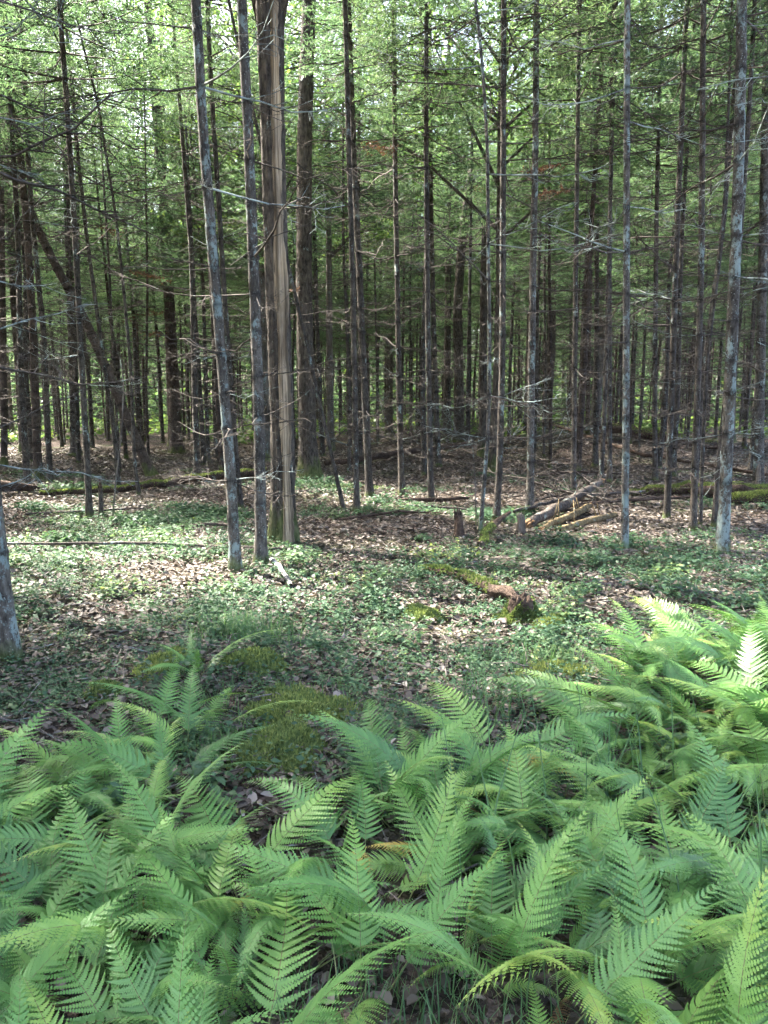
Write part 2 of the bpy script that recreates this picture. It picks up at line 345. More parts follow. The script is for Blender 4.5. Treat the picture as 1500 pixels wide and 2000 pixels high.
# ------------------------------------------------------------------ trees standing in front: kind, bark, x, y, radius, stem line (x offset, height), crown base, height, branching, category, label
TREES = [
    ('spruce_tree', 'lichen', -2.321, 4.606, 0.0495, [(0.0, 0.0), (-0.012, 0.451), (-0.03, 0.771), (-0.058, 1.841), (-0.052, 3.783)], 7.5, 15, 'n', 'tree',
     'lichen-spotted spruce trunk cut off by the left edge, closest to the ferns'),
    ('spruce_tree', 'lichen', -1.375, 6.962, 0.0502, [(0.0, 0.0), (-0.016, 0.773), (-0.05, 1.513), (-0.108, 2.582), (-0.165, 3.562), (-0.198, 4.502), (-0.205, 4.899)], 7.5, 15, 'n', 'tree',
     'slim grey spruce trunk crusted with pale blue-green lichen, leaning left beside another grey trunk'),
    ('spruce_tree', 'grey', -1.194, 7.316, 0.0547, [(0.0, 0.0), (0.015, 1.268), (-0.001, 2.632), (-0.019, 3.793), (-0.047, 4.817), (-0.054, 5.067)], 7.5, 15, 'n', 'tree',
     'smooth grey spruce trunk standing just left of the big split trunk'),
    ('pine_tree', 'pine', -1.521, 15.692, 0.1756, [(0.0, 0.0), (-0.032, 1.404), (-0.064, 3.419), (-0.011, 6.304), (0.126, 9.036)], 10, 21, 'b', 'tree',
     'thick furrowed pine with a mossy flared foot behind the split trunk'),
    ('leaning_pole', 'dark', -0.570, 10.866, 0.0290, [(0.0, 0.0), (-0.223, 1.035), (-0.326, 1.5), (-0.586, 2.709), (-0.82, 3.772), (-1.151, 5.295), (-1.462, 6.749)], 99, 7.5, 'f', 'dead tree',
     'thin dead pole leaning steeply left across the thick pine'),
    ('spruce_tree', 'speck', -0.377, 10.573, 0.0423, [(0.0, 0.0), (-0.015, 1.12), (-0.024, 2.153), (-0.049, 3.616), (-0.082, 4.77), (-0.115, 6.61)], 7.5, 15, 'n', 'tree',
     'slender dark spruce at the clearing, left one of a touching pair of trunks'),
    ('spruce_tree', 'dark', -0.231, 12.281, 0.0589, [(0.0, 0.0), (-0.046, 1.043), (-0.12, 2.713), (-0.163, 3.79), (-0.22, 4.914), (-0.278, 6.72), (-0.296, 7.42)], 7.5, 15, 'n', 'tree',
     'dark ringed spruce, right one of a touching pair of trunks'),
    ('spruce_tree', 'speck', 0.296, 12.609, 0.0471, [(0.0, 0.0), (-0.046, 1.443), (-0.076, 3.062), (-0.121, 5.002), (-0.149, 7.575)], 7.5, 15, 'n', 'tree',
     'slim spruce with one pale sunlit edge standing at the bright patch in the centre'),
    ('spruce_tree', 'dark', 0.747, 12.093, 0.0451, [(0.0, 0.0), (-0.045, 1.449), (-0.081, 3.002), (-0.122, 5.225), (-0.132, 7.33)], 7.5, 15, 'n', 'tree',
     'straight spruce in the middle of the sunlit clearing, dark stick at its foot'),
    ('spruce_tree', 'dark', 1.290, 18.066, 0.0626, [(0.0, 0.0), (-0.074, 1.374), (-0.167, 3.694), (-0.233, 5.929), (-0.284, 9.131), (-0.293, 10.161)], 7.5, 15, 'f', 'tree',
     'spruce half hidden right behind the straight clearing spruce'),
    ('spruce_tree', 'lichen', 1.164, 9.166, 0.0245, [(0.0, 0.0), (0.036, 0.696), (0.07, 1.184), (0.07, 2.08), (0.018, 3.517), (-0.003, 4.348), (-0.085, 5.315), (-0.18, 5.943)], 7.5, 11, 'n', 'tree',
     'thinnest crooked young spruce, bending left at its top, beside a bare sapling'),
    ('spruce_tree', 'speck', 1.469, 9.946, 0.0425, [(0.0, 0.0), (0.029, 0.819), (0.033, 2.12), (-0.015, 4.581), (-0.047, 6.313)], 7.5, 15, 'n', 'tree',
     'spruce with a leftward bent foot next to the crooked young spruce'),
    ('spruce_tree', 'grey', 2.075, 10.816, 0.0519, [(0.0, 0.0), (-0.026, 1.465), (-0.053, 3.193), (-0.064, 4.843), (-0.105, 6.726)], 7.5, 15, 'n', 'tree',
     'bluish grey spruce with black branch rings behind the end of the broken log'),
    ('spruce_tree', 'dark', 3.285, 13.243, 0.0459, [(0.0, 0.0), (-0.056, 2.293), (-0.111, 4.773), (-0.174, 7.876)], 7.5, 15, 'n', 'tree',
     'straight dark spruce rising where the broken log points'),
    ('spruce_tree', 'dark', 3.896, 13.782, 0.0441, [(0.0, 0.0), (0.024, 0.975), (0.005, 2.761), (-0.023, 4.482), (-0.059, 6.546), (-0.068, 8.131)], 7.5, 15, 'n', 'tree',
     'dark spruce with a curved foot, left one of two crossing trunks'),
    ('spruce_tree', 'dark', 4.283, 14.541, 0.0465, [(0.0, 0.0), (-0.08, 1.892), (-0.187, 4.193), (-0.243, 5.959), (-0.323, 8.491)], 7.5, 15, 'f', 'tree',
     'dark spruce, right one of two crossing trunks'),
    ('spruce_tree', 'lichen', 2.596, 8.168, 0.0393, [(0.0, 0.0), (-0.027, 0.958), (-0.075, 2.027), (-0.133, 3.308), (-0.232, 5.471)], 7.5, 15, 'n', 'tree',
     'upright lichen-patched spruce standing alone on the herb carpet right of the broken log'),
    ('spruce_tree', 'lichen', 3.509, 7.837, 0.0586, [(0.0, 0.0), (-0.01, 0.984), (-0.03, 2.01), (-0.049, 2.998), (-0.068, 3.949), (-0.13, 5.314)], 7.5, 15, 'n', 'tree',
     'sturdy lichen-blotched spruce leaning right, closest trunk on the right side'),
    ('spruce_tree', 'dark', 5.454, 15.388, 0.0492, [(0.0, 0.0), (-0.082, 1.408), (-0.162, 3.384), (-0.23, 5.287), (-0.294, 8.015), (-0.311, 8.892)], 7.5, 15, 'f', 'tree',
     'slim dark spruce in front of the long mossy log'),
    ('spruce_tree', 'speck', 3.896, 10.479, 0.0419, [(0.0, 0.0), (-0.023, 1.469), (-0.054, 2.815), (-0.078, 4.111), (-0.099, 5.666), (-0.104, 6.566)], 7.5, 15, 'n', 'tree',
     'dark spruce rising from the left end of the mossy log on the right'),
    ('spruce_tree', 'dark', 6.126, 16.226, 0.0519, [(0.0, 0.0), (0.008, 1.82), (-0.06, 3.99), (-0.072, 5.685), (-0.028, 7.423), (-0.027, 9.289)], 7.5, 15, 'f', 'tree',
     'thin dark spruce wedged behind the spruce at the mossy log end'),
    ('spruce_tree', 'speck', 3.807, 9.349, 0.0424, [(0.0, 0.0), (-0.03, 1.483), (-0.061, 2.919), (-0.126, 4.403), (-0.206, 6.03)], 7.5, 15, 'n', 'tree',
     'speckled spruce with a green mossy foot left of the sturdy lichen-blotched spruce'),
    ('spruce_tree', 'dark', 4.214, 10.117, 0.0243, [(0.0, 0.0), (-0.018, 0.534), (-0.047, 2.129), (0.038, 3.404), (0.062, 4.147), (0.03, 5.525), (0.005, 6.394)], 7.5, 11, 'f', 'tree',
     'thin bending spruce squeezed between the speckled spruce and the sturdy lichen-blotched one'),
    ('spruce_tree', 'dark', 4.325, 9.946, 0.0345, [(0.0, 0.0), (0.009, 0.819), (0.102, 2.627), (0.131, 4.284), (0.138, 5.459), (0.127, 6.313)], 7.5, 15, 'n', 'tree',
     'dark spruce peeking out behind the sturdy lichen-blotched spruce'),
    ('spruce_tree', 'grey', 6.989, 14.279, 0.0913, [(0.0, 0.0), (-0.081, 1.422), (-0.173, 3.255), (-0.305, 5.881), (-0.448, 8.366)], 7.5, 15, 'n', 'tree',
     'thick grey spruce at the right edge with a broken stub beside its foot'),
    ('broadleaf_tree', 'pale', 7.396, 27.000, 0.1726, [(0.0, 0.0), (-0.015, 1.616), (0.039, 3.359), (0.088, 5.577), (0.019, 8.07), (-0.047, 11.289), (-0.111, 14.394)], 8, 19, 'b', 'tree',
     'pale broadleaf trunk with its left side in full sun behind the brush mound'),
    ('broken_snag', 'pine', 2.437, 25.000, 0.1665, [(0.0, 0.0), (-0.041, 2.264), (-0.117, 4.182), (-0.03, 6.059), (0.138, 7.59), (0.266, 8.496)], 99, 0, 's', 'dead tree',
     'thick dark broken snag leaning right at its top behind the brush'),
    ('broken_snag', 'pine', 2.570, 20.000, 0.1119, [(0.0, 0.0), (-0.047, 2.646), (-0.062, 5.537)], 99, 0, 's', 'dead tree',
     'shorter broken snag with a splintered top behind the crooked young spruce'),
    ('spruce_tree', 'speck', -4.148, 10.718, 0.0457, [(0.0, 0.0), (0.012, 1.114), (0.0, 2.161), (0.014, 3.379), (0.011, 4.492), (-0.0, 5.446), (-0.025, 6.679)], 7.5, 15, 'n', 'tree',
     'spruce on the left rising from the sunny leaf litter beside a thin pale sapling'),
    ('spruce_tree', 'brown', -6.991, 15.488, 0.0867, [(0.0, 0.0), (0.04, 1.407), (0.098, 2.905), (0.116, 4.839), (0.083, 6.243), (0.01, 7.158), (-0.088, 8.234), (-0.132, 8.939)], 7.5, 15, 'n', 'tree',
     'thick brown spruce on the far left, left one of a close pair'),
    ('spruce_tree', 'dark', -6.503, 14.906, 0.0556, [(0.0, 0.0), (0.039, 1.414), (0.082, 2.856), (0.035, 4.074), (0.011, 5.172), (0.016, 6.246), (0.065, 7.814), (0.086, 8.663)], 7.5, 15, 'f', 'tree',
     'thinner dark spruce on the far left, right one of a close pair'),
    ('spruce_tree', 'dark', -8.760, 21.854, 0.1397, [(0.0, 0.0), (0.075, 2.039), (0.126, 4.133), (0.224, 8.151), (0.316, 11.956)], 7.5, 15, 'f', 'tree',
     'thick dark spruce standing behind the left mossy log and the sunny litter'),
    ('curved_tree', 'brown', -4.912, 16.226, 0.1081, [(0.0, 0.0), (-0.242, 0.628), (-0.547, 1.45), (-0.922, 2.449), (-1.247, 3.276), (-1.718, 4.192), (-2.083, 4.993), (-2.43, 5.978), (-2.734, 6.754), (-3.242, 8.083)], 7.5, 0, 'f', 'tree',
     'reddish trunk bowing far over to the left from a flared mossy foot'),
    ('spruce_tree', 'dark', -4.131, 12.883, 0.0309, [(0.0, 0.0), (-0.059, 0.588), (-0.047, 2.108), (-0.109, 3.417), (-0.178, 4.53), (-0.293, 5.462), (-0.374, 6.223), (-0.537, 6.897), (-0.689, 7.705)], 7.5, 11, 'n', 'tree',
     'thinnest dark spruce on the left, crossing the foot of the bowed trunk'),
    ('spruce_tree', 'dark', -4.810, 13.862, 0.0406, [(0.0, 0.0), (-0.016, 0.971), (-0.138, 2.147), (-0.217, 3.207), (-0.325, 4.499), (-0.386, 5.756), (-0.431, 7.219), (-0.46, 8.169)], 7.5, 15, 'n', 'tree',
     'slim dark left-leaning spruce between the sunny litter spruce and the bowed trunk'),
    ('pine_tree', 'brown', -6.156, 22.895, 0.1708, [(0.0, 0.0), (-0.01, 2.06), (-0.042, 4.254), (-0.104, 7.778), (-0.205, 9.816), (-0.261, 11.8), (-0.303, 12.449)], 10, 20, 'b', 'tree',
     'thick hazy brown pine farther back left of the lichen-crusted trunk'),
    ('spruce_tree', 'dark', -2.144, 11.392, 0.0425, [(0.0, 0.0), (-0.062, 1.083), (-0.143, 2.921), (-0.188, 4.33), (-0.238, 5.688), (-0.266, 6.998)], 7.5, 15, 'n', 'tree',
     'dark spruce close behind the lichen-crusted leaning trunk'),
    ('spruce_tree', 'brown', -9.292, 18.775, 0.0800, [(0.0, 0.0), (0.16, 2.582), (0.363, 6.099), (0.599, 10.497)], 7.5, 15, 'f', 'tree',
     'dim brown spruce on the far left edge behind the rotten red log'),
    ('spruce_tree', 'dark', -1.700, 21.274, 0.0680, [(0.0, 0.0), (-0.062, 1.889), (-0.118, 4.066), (-0.158, 7.34), (-0.178, 11.681)], 7.5, 15, 'f', 'tree',
     'dim spruce behind the thick pine, right beside its mossy foot'),
    ('sapling', 'pale', 1.159, 9.540, 0.0102, [(0.0, 0.0), (-0.022, 0.531), (-0.047, 0.851), (-0.076, 1.117)], 99, 0, 'p', 'sapling',
     'bare stick-thin sapling beside the crooked young spruce'),
    ('sapling', 'pale', -3.715, 10.386, 0.0139, [(0.0, 0.0), (0.078, 0.576), (0.195, 1.266), (0.246, 1.876), (0.215, 2.21)], 99, 0, 'p', 'sapling',
     'pale thin sapling curving up near the left mossy log'),
]

# ------------------------------------------------------------------ branches and crowns (shared meshes)
def branch_into(mb, r, origin, azim, length, rad=0.008, elev=0.05, droop=0.25, twigs=6, tint=0.5, fine=True):
    """a bare spruce branch: leaves the trunk level, sags, lifts at the tip, thin side twigs in its plane"""
    k = 6
    s = np.linspace(0, 1, k)
    side = r.normal(0, 0.10)
    rise = elev * s - droop * s * (1 - s) * 1.3 + r.normal(0, 0.05) * s ** 2 + np.where(s > 0, r.normal(0, 0.012, k), 0)
    lat = side * s ** 2 + np.where(s > 0, r.normal(0, 0.012, k), 0)
    ca, sa = math.cos(azim), math.sin(azim)
    P = np.stack([length * (s * ca - lat * sa), length * (s * sa + lat * ca), length * rise], -1) + origin
    tube(mb, P, np.linspace(rad, rad * 0.3, k), 4 if rad > 0.010 else 3, tint, caps=False)
    for i in range(twigs):
        f = r.uniform(0.22, 0.97)
        p = np.array([np.interp(f, s, P[:, c]) for c in range(3)])
        ta = azim + (1 if i % 2 else -1) * r.uniform(0.5, 1.2)
        tl = length * (1.08 - f) * r.uniform(0.25, 0.6) + 0.04
        mid = p + tl * 0.5 * np.array([math.cos(ta), math.sin(ta), r.normal(-0.08, 0.15)])
        end = p + tl * np.array([math.cos(ta + r.normal(0, 0.25)), math.sin(ta + r.normal(0, 0.25)), r.normal(-0.02, 0.22)])
        tr = max(rad * 0.42, 0.0022)
        tube(mb, [p, mid, end], [tr, tr * 0.75, tr * 0.4], 3, tint, caps=False)
        if fine and tl > 0.16:
            for _ in range(2):
                g = r.uniform(0.3, 0.9); q0 = p + (end - p) * g
                tb = ta + r.choice([-1, 1]) * r.uniform(0.5, 1.1); l2 = tl * r.uniform(0.25, 0.45)
                q1 = q0 + l2 * np.array([math.cos(tb), math.sin(tb), r.normal(0, 0.25)])
                tube(mb, [q0, q1], [tr * 0.6, tr * 0.3], 3, tint, caps=False)

BRANCH_MESH, LBRANCH_MESH = [], []
for i in range(12):
    r = np.random.default_rng(100 + i)
    mb = MB(); branch_into(mb, r, np.zeros(3), 0.0, 1.0, rad=r.uniform(0.0062, 0.0088), elev=r.uniform(-0.12, 0.22), droop=r.uniform(-0.05, 0.35), twigs=int(r.integers(6, 12)))
    me = mb.mesh('branch', M_BRANCH); BRANCH_MESH.append(me)
    me2 = me.copy(); me2.materials.clear(); me2.materials.append(M_LBRANCH); LBRANCH_MESH.append(me2)

def tufts(mb, r, P, D, n=5, ln=(0.07, 0.12), wd=0.012, spread=0.75, tint=(0.1, 0.9), mi=0):
    """needle sprays: n slim blades fanning out from each point P along D"""
    P = np.repeat(P, n, 0); D = np.repeat(D, n, 0); m = len(P)
    d = norm(D + spread * r.standard_normal((m, 3)))
    side = norm(np.cross(d, r.standard_normal((m, 3)))) * wd * r.uniform(0.7, 1.3, (m, 1))
    L = r.uniform(ln[0], ln[1], (m, 1))
    V = np.stack([P - side * 0.5, P + side * 0.5, P + d * L], 1).reshape(-1, 3)
    tt = np.repeat(np.repeat(r.uniform(tint[0], tint[1], m // n), n), 3)
    mb.add(V, np.arange(3 * m).reshape(-1, 3), None, tt, mi)

def conifer_crown(seed, height=9.0, width=1.7, density=1.0, needle=(0.07, 0.125), droop=0.18):
    r = np.random.default_rng(seed); mb = MB()
    PP, DD = [], []
    z = 0.0
    while z < height:
        u = z / height
        ln = width * (1 - u) ** 0.75 * r.uniform(0.75, 1.15) * (0.65 + 0.35 * min(1, u * 6))
        nb = int(r.integers(4, 6))
        a0 = r.uniform(0, 6.28)
        for b in range(nb):
            if r.random() < 0.14: continue
            a = a0 + b * 6.283 / nb + r.normal(0, 0.25)
            L = max(0.25, ln * r.uniform(0.65, 1.2)); el = -0.10 + 0.55 * u + r.normal(0, 0.12)
            s = np.linspace(0, 1, 6)
            rad = L * s; zz = z + L * (el * s - droop * s * (1 - s) * 2 + 0.10 * s ** 3)
            C = np.stack([rad * math.cos(a), rad * math.sin(a), zz], -1)
            tube(mb, C, np.linspace(0.014, 0.004, 6), 3, 0.5, caps=False, mi=1)
            nt_ = int(5 + 9 * L * density)
            for i in range(nt_):
                f = r.uniform(0.28, 1.0)
                p = np.array([np.interp(f, s, C[:, c]) for c in range(3)])
                ta = a + (1 if i % 2 else -1) * r.uniform(0.35, 1.1)
                tl = (0.16 + 0.42 * L * (1.1 - f)) * r.uniform(0.6, 1.2)
                dv = np.array([math.cos(ta), math.sin(ta), r.normal(0.0, 0.22)])
                k = max(2, int(tl / 0.085))
                g = np.linspace(0.25, 1, k)[:, None]
                PP.append(p + dv * tl * g + r.normal(0, 0.015, (k, 3))); DD.append(np.repeat(dv[None], k, 0))
        z += r.uniform(0.26, 0.42) * (1.0 - 0.35 * u)
    P, D = np.concatenate(PP), np.concatenate(DD)
    tufts(mb, r, P, D, 5, needle, 0.013)
    return mb.mesh('crown', [M_NEEDLE, M_BRANCH], smooth=False)

def leaf_quads(mb, r, P, size, tint=(0.0, 1.0), flat=0.5, mi=0):
    m = len(P)
    d = norm(r.standard_normal((m, 3)) * np.array([1, 1, 0.45])); up = norm(np.array([0, 0, 1.0]) + flat * r.standard_normal((m, 3)))
    sd = norm(np.cross(d, up)); L = size * r.uniform(0.65, 1.2, (m, 1)); W = L * r.uniform(0.30, 0.42, (m, 1))
    bend = norm(np.cross(sd, d)) * L * r.uniform(-0.12, 0.2, (m, 1))
    V = np.stack([P, P + d * L * 0.45 + sd * W, P + d * L - bend, P + d * L * 0.45 - sd * W], 1).reshape(-1, 3)
    i = np.arange(m)[:, None] * 4
    mb.add(V, np.concatenate([i + [0, 1, 2], i + [0, 2, 3]]), None, np.repeat(r.uniform(tint[0], tint[1], m), 4), mi)

def broad_crown(seed, height=9.0, width=3.0, leaves=9000):
    r = np.random.default_rng(seed); mb = MB(); PP = []
    for i in range(26):
        z0 = r.uniform(0, 0.75) * height; a = r.uniform(0, 6.28); L = width * r.uniform(0.5, 1.1) * (1 - 0.5 * z0 / height)
        C = np.array([[0, 0, z0], [L * 0.4 * math.cos(a), L * 0.4 * math.sin(a), z0 + 0.35 * L], [L * math.cos(a + 0.2), L * math.sin(a + 0.2), z0 + L * r.uniform(0.4, 0.8)]])
        tube(mb, C, [0.035, 0.022, 0.006], 4, 0.5, caps=False, mi=1)
        for k in range(9):
            f = r.uniform(0.3, 1.05); p = C[1] + (C[2] - C[1]) * (f - 0.4) / 0.6 if f > 0.4 else C[0] + (C[1] - C[0]) * f / 0.4
            PP.append(p + r.normal(0, 0.30, 3) + r.normal(0, [0.26, 0.26, 0.13], (leaves // 234, 3)))
    leaf_quads(mb, r, np.concatenate(PP), 0.10, flat=0.6)
    return mb.mesh('crown', [M_BROAD, M_BRANCH], smooth=False)

CROWNS = [conifer_crown(200, 8.5, 1.7), conifer_crown(201, 9.5, 1.9), conifer_crown(202, 8.0, 1.5, 0.9), conifer_crown(203, 9.0, 2.1, 0.9, (0.09, 0.15), 0.05), conifer_crown(204, 7.0, 1.6, 1.0)]
CROWN_H = [8.5, 9.5, 8.0, 9.0, 7.0]
BROADS = [broad_crown(210), broad_crown(211, 8.0, 3.4)]

# ------------------------------------------------------------------ trunks
def whorl_heights(r, top, gap=0.40, start=0.5):
    w, z = [], start + r.uniform(0, 0.3)
    while z < top:
        w.append(z); z += gap * r.uniform(0.75, 1.25)
    return np.array(w)

def path_fn(P, lean_y=0.0, H=None):
    P = np.array(P, float)
    x, z = P[:, 0], P[:, 1]
    if H and H > z[-1]:
        sl = (x[-1] - x[-2]) / (z[-1] - z[-2])
        z = np.append(z, [z[-1] + (H - z[-1]) * 0.5, H]); x = np.append(x, [x[-1] + sl * (z[-2] - z[-3]) * 0.7, x[-1] + sl * (H - z[-3]) * 0.8])
    zz = np.linspace(z[0], z[-1], 120)
    xx = np.interp(zz, z, x)
    ker = np.hanning(15); ker /= ker.sum()
    pad = np.concatenate([2 * xx[0] - xx[7:0:-1], xx, 2 * xx[-1] - xx[-2:-9:-1]])
    sm = np.convolve(pad, ker, 'valid')
    return (lambda h: np.stack([np.interp(h, zz, sm), lean_y * np.asarray(h, float), np.asarray(h, float)], -1)), z[-1]

def trunk_mesh(r, fn, H, r0, whorls, bark, sides=12, tip=0.25, flare=0.35, flare_h=0.16, lobed=0.0, detail=0.16, seg_top=9.0, broken=False):
    hs = [np.array([-0.12, -0.04, 0.0, 0.05, 0.12, 0.22])]
    hs.append(np.arange(0.34, min(H, seg_top), detail)); hs.append(np.arange(min(H, seg_top), H, 0.6)); hs.append([H])
    for w in whorls:
        if w < min(H, seg_top): hs.append([w - 0.035, w, w + 0.035])
    h = np.unique(np.round(np.concatenate(hs), 3)); h = h[h <= H]
    rad = r0 * ((1 - np.clip(h, 0, H) / H) * (1 - tip) + tip) ** 0.85 if not broken else r0 * (1 - 0.25 * np.clip(h, 0, H) / H)
    rad = rad * (1 + flare * np.exp(-np.clip(h, 0, None) / flare_h))
    tint = np.full(len(h), 0.5)
    if len(whorls):
        dist = np.min(np.abs(h[:, None] - whorls[None, :]), 1)
        rad = rad * (1 + 0.10 * (dist < 0.01)); tint = np.where(dist < 0.01, 0.10, np.where(dist < 0.04, 0.36, 0.5))
    th = np.linspace(0, 2 * math.pi, sides, endpoint=False)
    ph = r.uniform(0, 6.28, 3)
    lob = 1 + 0.035 * np.sin(2 * th + ph[0])[None, :] * np.ones((len(h), 1))
    if lobed:
        fl = np.exp(-np.clip(h, 0, None) / (flare_h * 2.2))[:, None]
        lob = lob + lobed * (0.25 + fl) * np.sin(5 * th + ph[1])[None, :] + 0.3 * lobed * np.sin(11 * th + ph[2])[None, :]
    pts = fn(h); pts[h < 0, 2] = h[h < 0]
    pts[:, :2] += r.normal(0, r0 * 0.03, (len(h), 2))
    mb = MB()
    if broken:
        lob[-3:] *= (1 - np.array([0.05, 0.2, 0.55])[:, None] * r.uniform(0.2, 1.0, (1, sides)))
    tube(mb, pts, rad, sides, tint, jitter=0.022, r=r, lobes=lob)
    if broken:
        for q in range(7):       # splinters standing on the break
            a = r.uniform(0, 6.28); p = pts[-2] + np.array([math.cos(a), math.sin(a), 0]) * r0 * 0.45
            tube(mb, [p, p + np.array([r.normal(0, .02), r.normal(0, .02), r.uniform(0.15, 0.5)])], [r0 * 0.16, 0.004], 4, 0.7)
    return mb.mesh('trunk', BARK[bark])

def dead_branch_mesh(r, fn, whorls, lo, hi, lmax, per=(3, 5), fine=False, rad=0.0075, tw=(4, 8), r0=0.05):
    mb = MB()
    for w in whorls:
        if not lo <= w <= hi: continue
        a0 = r.uniform(0, 6.28); nb = int(r.integers(per[0], per[1] + 1))
        for b in range(nb):
            a = a0 + b * 6.283 / nb + r.normal(0, 0.35)
            L = lmax * r.uniform(0.35, 1.0) * (0.55 + 0.45 * min(1, w / 3.0))
            if r.random() < 0.22: L *= 0.25
            o = fn(np.array([w]))[0]
            branch_into(mb, r, o, a, L, rad * r.uniform(0.8, 1.2), r.uniform(-0.15, 0.25), r.uniform(-0.05, 0.35), int(r.integers(*tw)), fine=fine)
    return mb.mesh('dead_branches', M_BRANCH)

def bare(r, root, fn, heights, per, span, lich=0.05):
    """bare dead branches, each an object of its own, in rings round the stem"""
    for w in heights:
        if r.random() < 0.15: continue
        a0 = r.uniform(0, 6.28); nb = int(r.integers(per[0], per[1] + 1))
        for b in range(nb):
            a = a0 + b * 6.283 / nb + r.normal(0, 0.4)
            L = r.uniform(*span) * (0.45 + 0.55 * min(1, w / 3.0)) * (0.25 if r.random() < 0.25 else 1.0)
            meshes = LBRANCH_MESH if r.random() < lich else BRANCH_MESH
            link('branch', meshes[int(r.integers(12))], root, fn(np.array([w]))[0], (r.normal(0, 0.3), r.normal(0.0, 0.12), a), (L, L * r.choice([-1, 1]), max(L, 0.7)))

# openings in the canopy through which the sun reaches the floor: crowns standing in the way are slimmer
SUN_GAPS = [(-1.9, 6.9, 0.55), (0.9, 12.0, 0.8), (-4.9, 11.8, 0.7), (1.9, 9.6, 0.5), (3.9, 9.0, 0.5), (5.6, 9.2, 0.6), (0.75, 5.3, 0.35)]
def in_gap(x, y, clear=1.25, zlo=6.0, zhi=15.5):
    for gx, gy, gr in SUN_GAPS:
        for z in np.arange(zlo, zhi, 1.5):
            px = gx + SUN_VEC[0] / SUN_VEC[2] * z; py = gy + SUN_VEC[1] / SUN_VEC[2] * z
            if (x - px) ** 2 + (y - py) ** 2 < (clear + gr * 0.5) ** 2: return True
    return False
for ti, (kind, bark, bx, by, r0, P, cb, H, mode, cat, label) in enumerate(TREES):
    r = np.random.default_rng(1000 + ti)
    base = (bx, by, gz(bx, by))
    root = thing(kind, base, 0, label, cat)
    top = H if H > P[-1][1] else (P[-1][1] + (8.0 if cb < 20 else 0.0))
    if kind == 'curved_tree': top = P[-1][1] + 6.0
    fn, top = path_fn(P, r.normal(0, 0.008) if mode != 'p' else 0, top)
    if mode == 'p':
        mb = MB(); h = np.linspace(-0.03, top, 14); pts = fn(np.clip(h, 0, None)); pts[:, 2] = h
        tube(mb, pts, np.linspace(r0, r0 * 0.35, 14), 6, 0.5, jitter=0.05, r=r)
        link('trunk', mb.mesh('trunk', BARK['pale']), root)
        for q in range(4):
            hq = top * r.uniform(0.5, 0.98); me = BRANCH_MESH[int(r.integers(12))]
            link('branch', me, root, fn(np.array([hq]))[0], (0, -0.5, r.uniform(0, 6.28)), r.uniform(0.18, 0.4))
        continue
    big = mode in ('b', 's')
    wh = whorl_heights(r, min(top, 9.0)) if not big else np.zeros(0)
    if kind == 'leaning_pole': wh = wh[::3]
    tr = link('trunk', trunk_mesh(r, fn, top, r0, wh, bark, sides=20 if big else 12, flare=0.6 if big else 0.50, flare_h=0.35 if big else 0.16, lobed=0.06 if big else 0.035,
                                  broken=(mode == 's'), tip=0.25 if mode != 'f' or cb < 20 else 0.6), root)
    if mode == 'n':
        bare(r, root, fn, wh[wh > 0.7], (3, 5), (0.45, 1.65), 0.28 if bark == 'lichen' else 0.04)
    elif mode == 'f':
        bare(r, root, fn, wh[wh > 0.6], (2, 4), (0.4, 1.3))
    elif mode == 'b':
        bare(r, root, fn, whorl_heights(r, cb, 0.7, 2.2), (1, 3), (0.8, 2.0))
    elif mode == 's':
        bare(r, root, fn, whorl_heights(r, top, 0.9, 1.2), (1, 2), (0.4, 1.1))
    if cb < 20:
        if kind == 'broadleaf_tree':
            link('crown', BROADS[ti % 2], root, fn(np.array([cb]))[0], (0, 0, r.uniform(0, 6)), 1.2)
        else:
            c = link('crown', CROWNS[ti % 5], root, fn(np.array([cb * (r.uniform(0.86, 1.08) if by < 10 else r.uniform(0.66, 0.92))]))[0], (0, 0, r.uniform(0, 6)), 1.0)
            sc = 1.35 if big else (0.8 if H <= 11 else 1.0)
            if in_gap(bx, by): sc *= 0.6
            c.scale = (sc, sc, sc)

# rusty dead needles still hanging on a few bare branches
def brown_spray(seed):
    r = np.random.default_rng(seed); mb = MB(); P, D = [], []
    for q in range(16):
        s = r.uniform(0.15, 1); a = r.choice([-1, 1]) * r.uniform(0.3, 0.9); l = 0.28 * r.uniform(0.5, 1)
        d = np.array([math.cos(a), math.sin(a), r.normal(-0.25, 0.2)]); k = np.linspace(0.1, 1, 5)[:, None]
        P.append(np.array([0.6 * s, 0, -0.05 * s]) + d * l * k); D.append(np.repeat(d[None], 5, 0))
    tube(mb, [(0, 0, 0), (0.3, 0, -0.01), (0.62, 0, -0.05)], [0.006, 0.005, 0.003], 3, 0.5, caps=False, mi=1)
    tufts(mb, r, np.concatenate(P), np.concatenate(D), 4, (0.03, 0.07), 0.012, 0.8)
    return mb.mesh('brown_spray', [M_DEADN, M_BRANCH], smooth=False)
SPRAYS = [brown_spray(1), brown_spray(2)]
roots = [o for o in bpy.data.objects if o.parent is None and o.type == 'EMPTY']
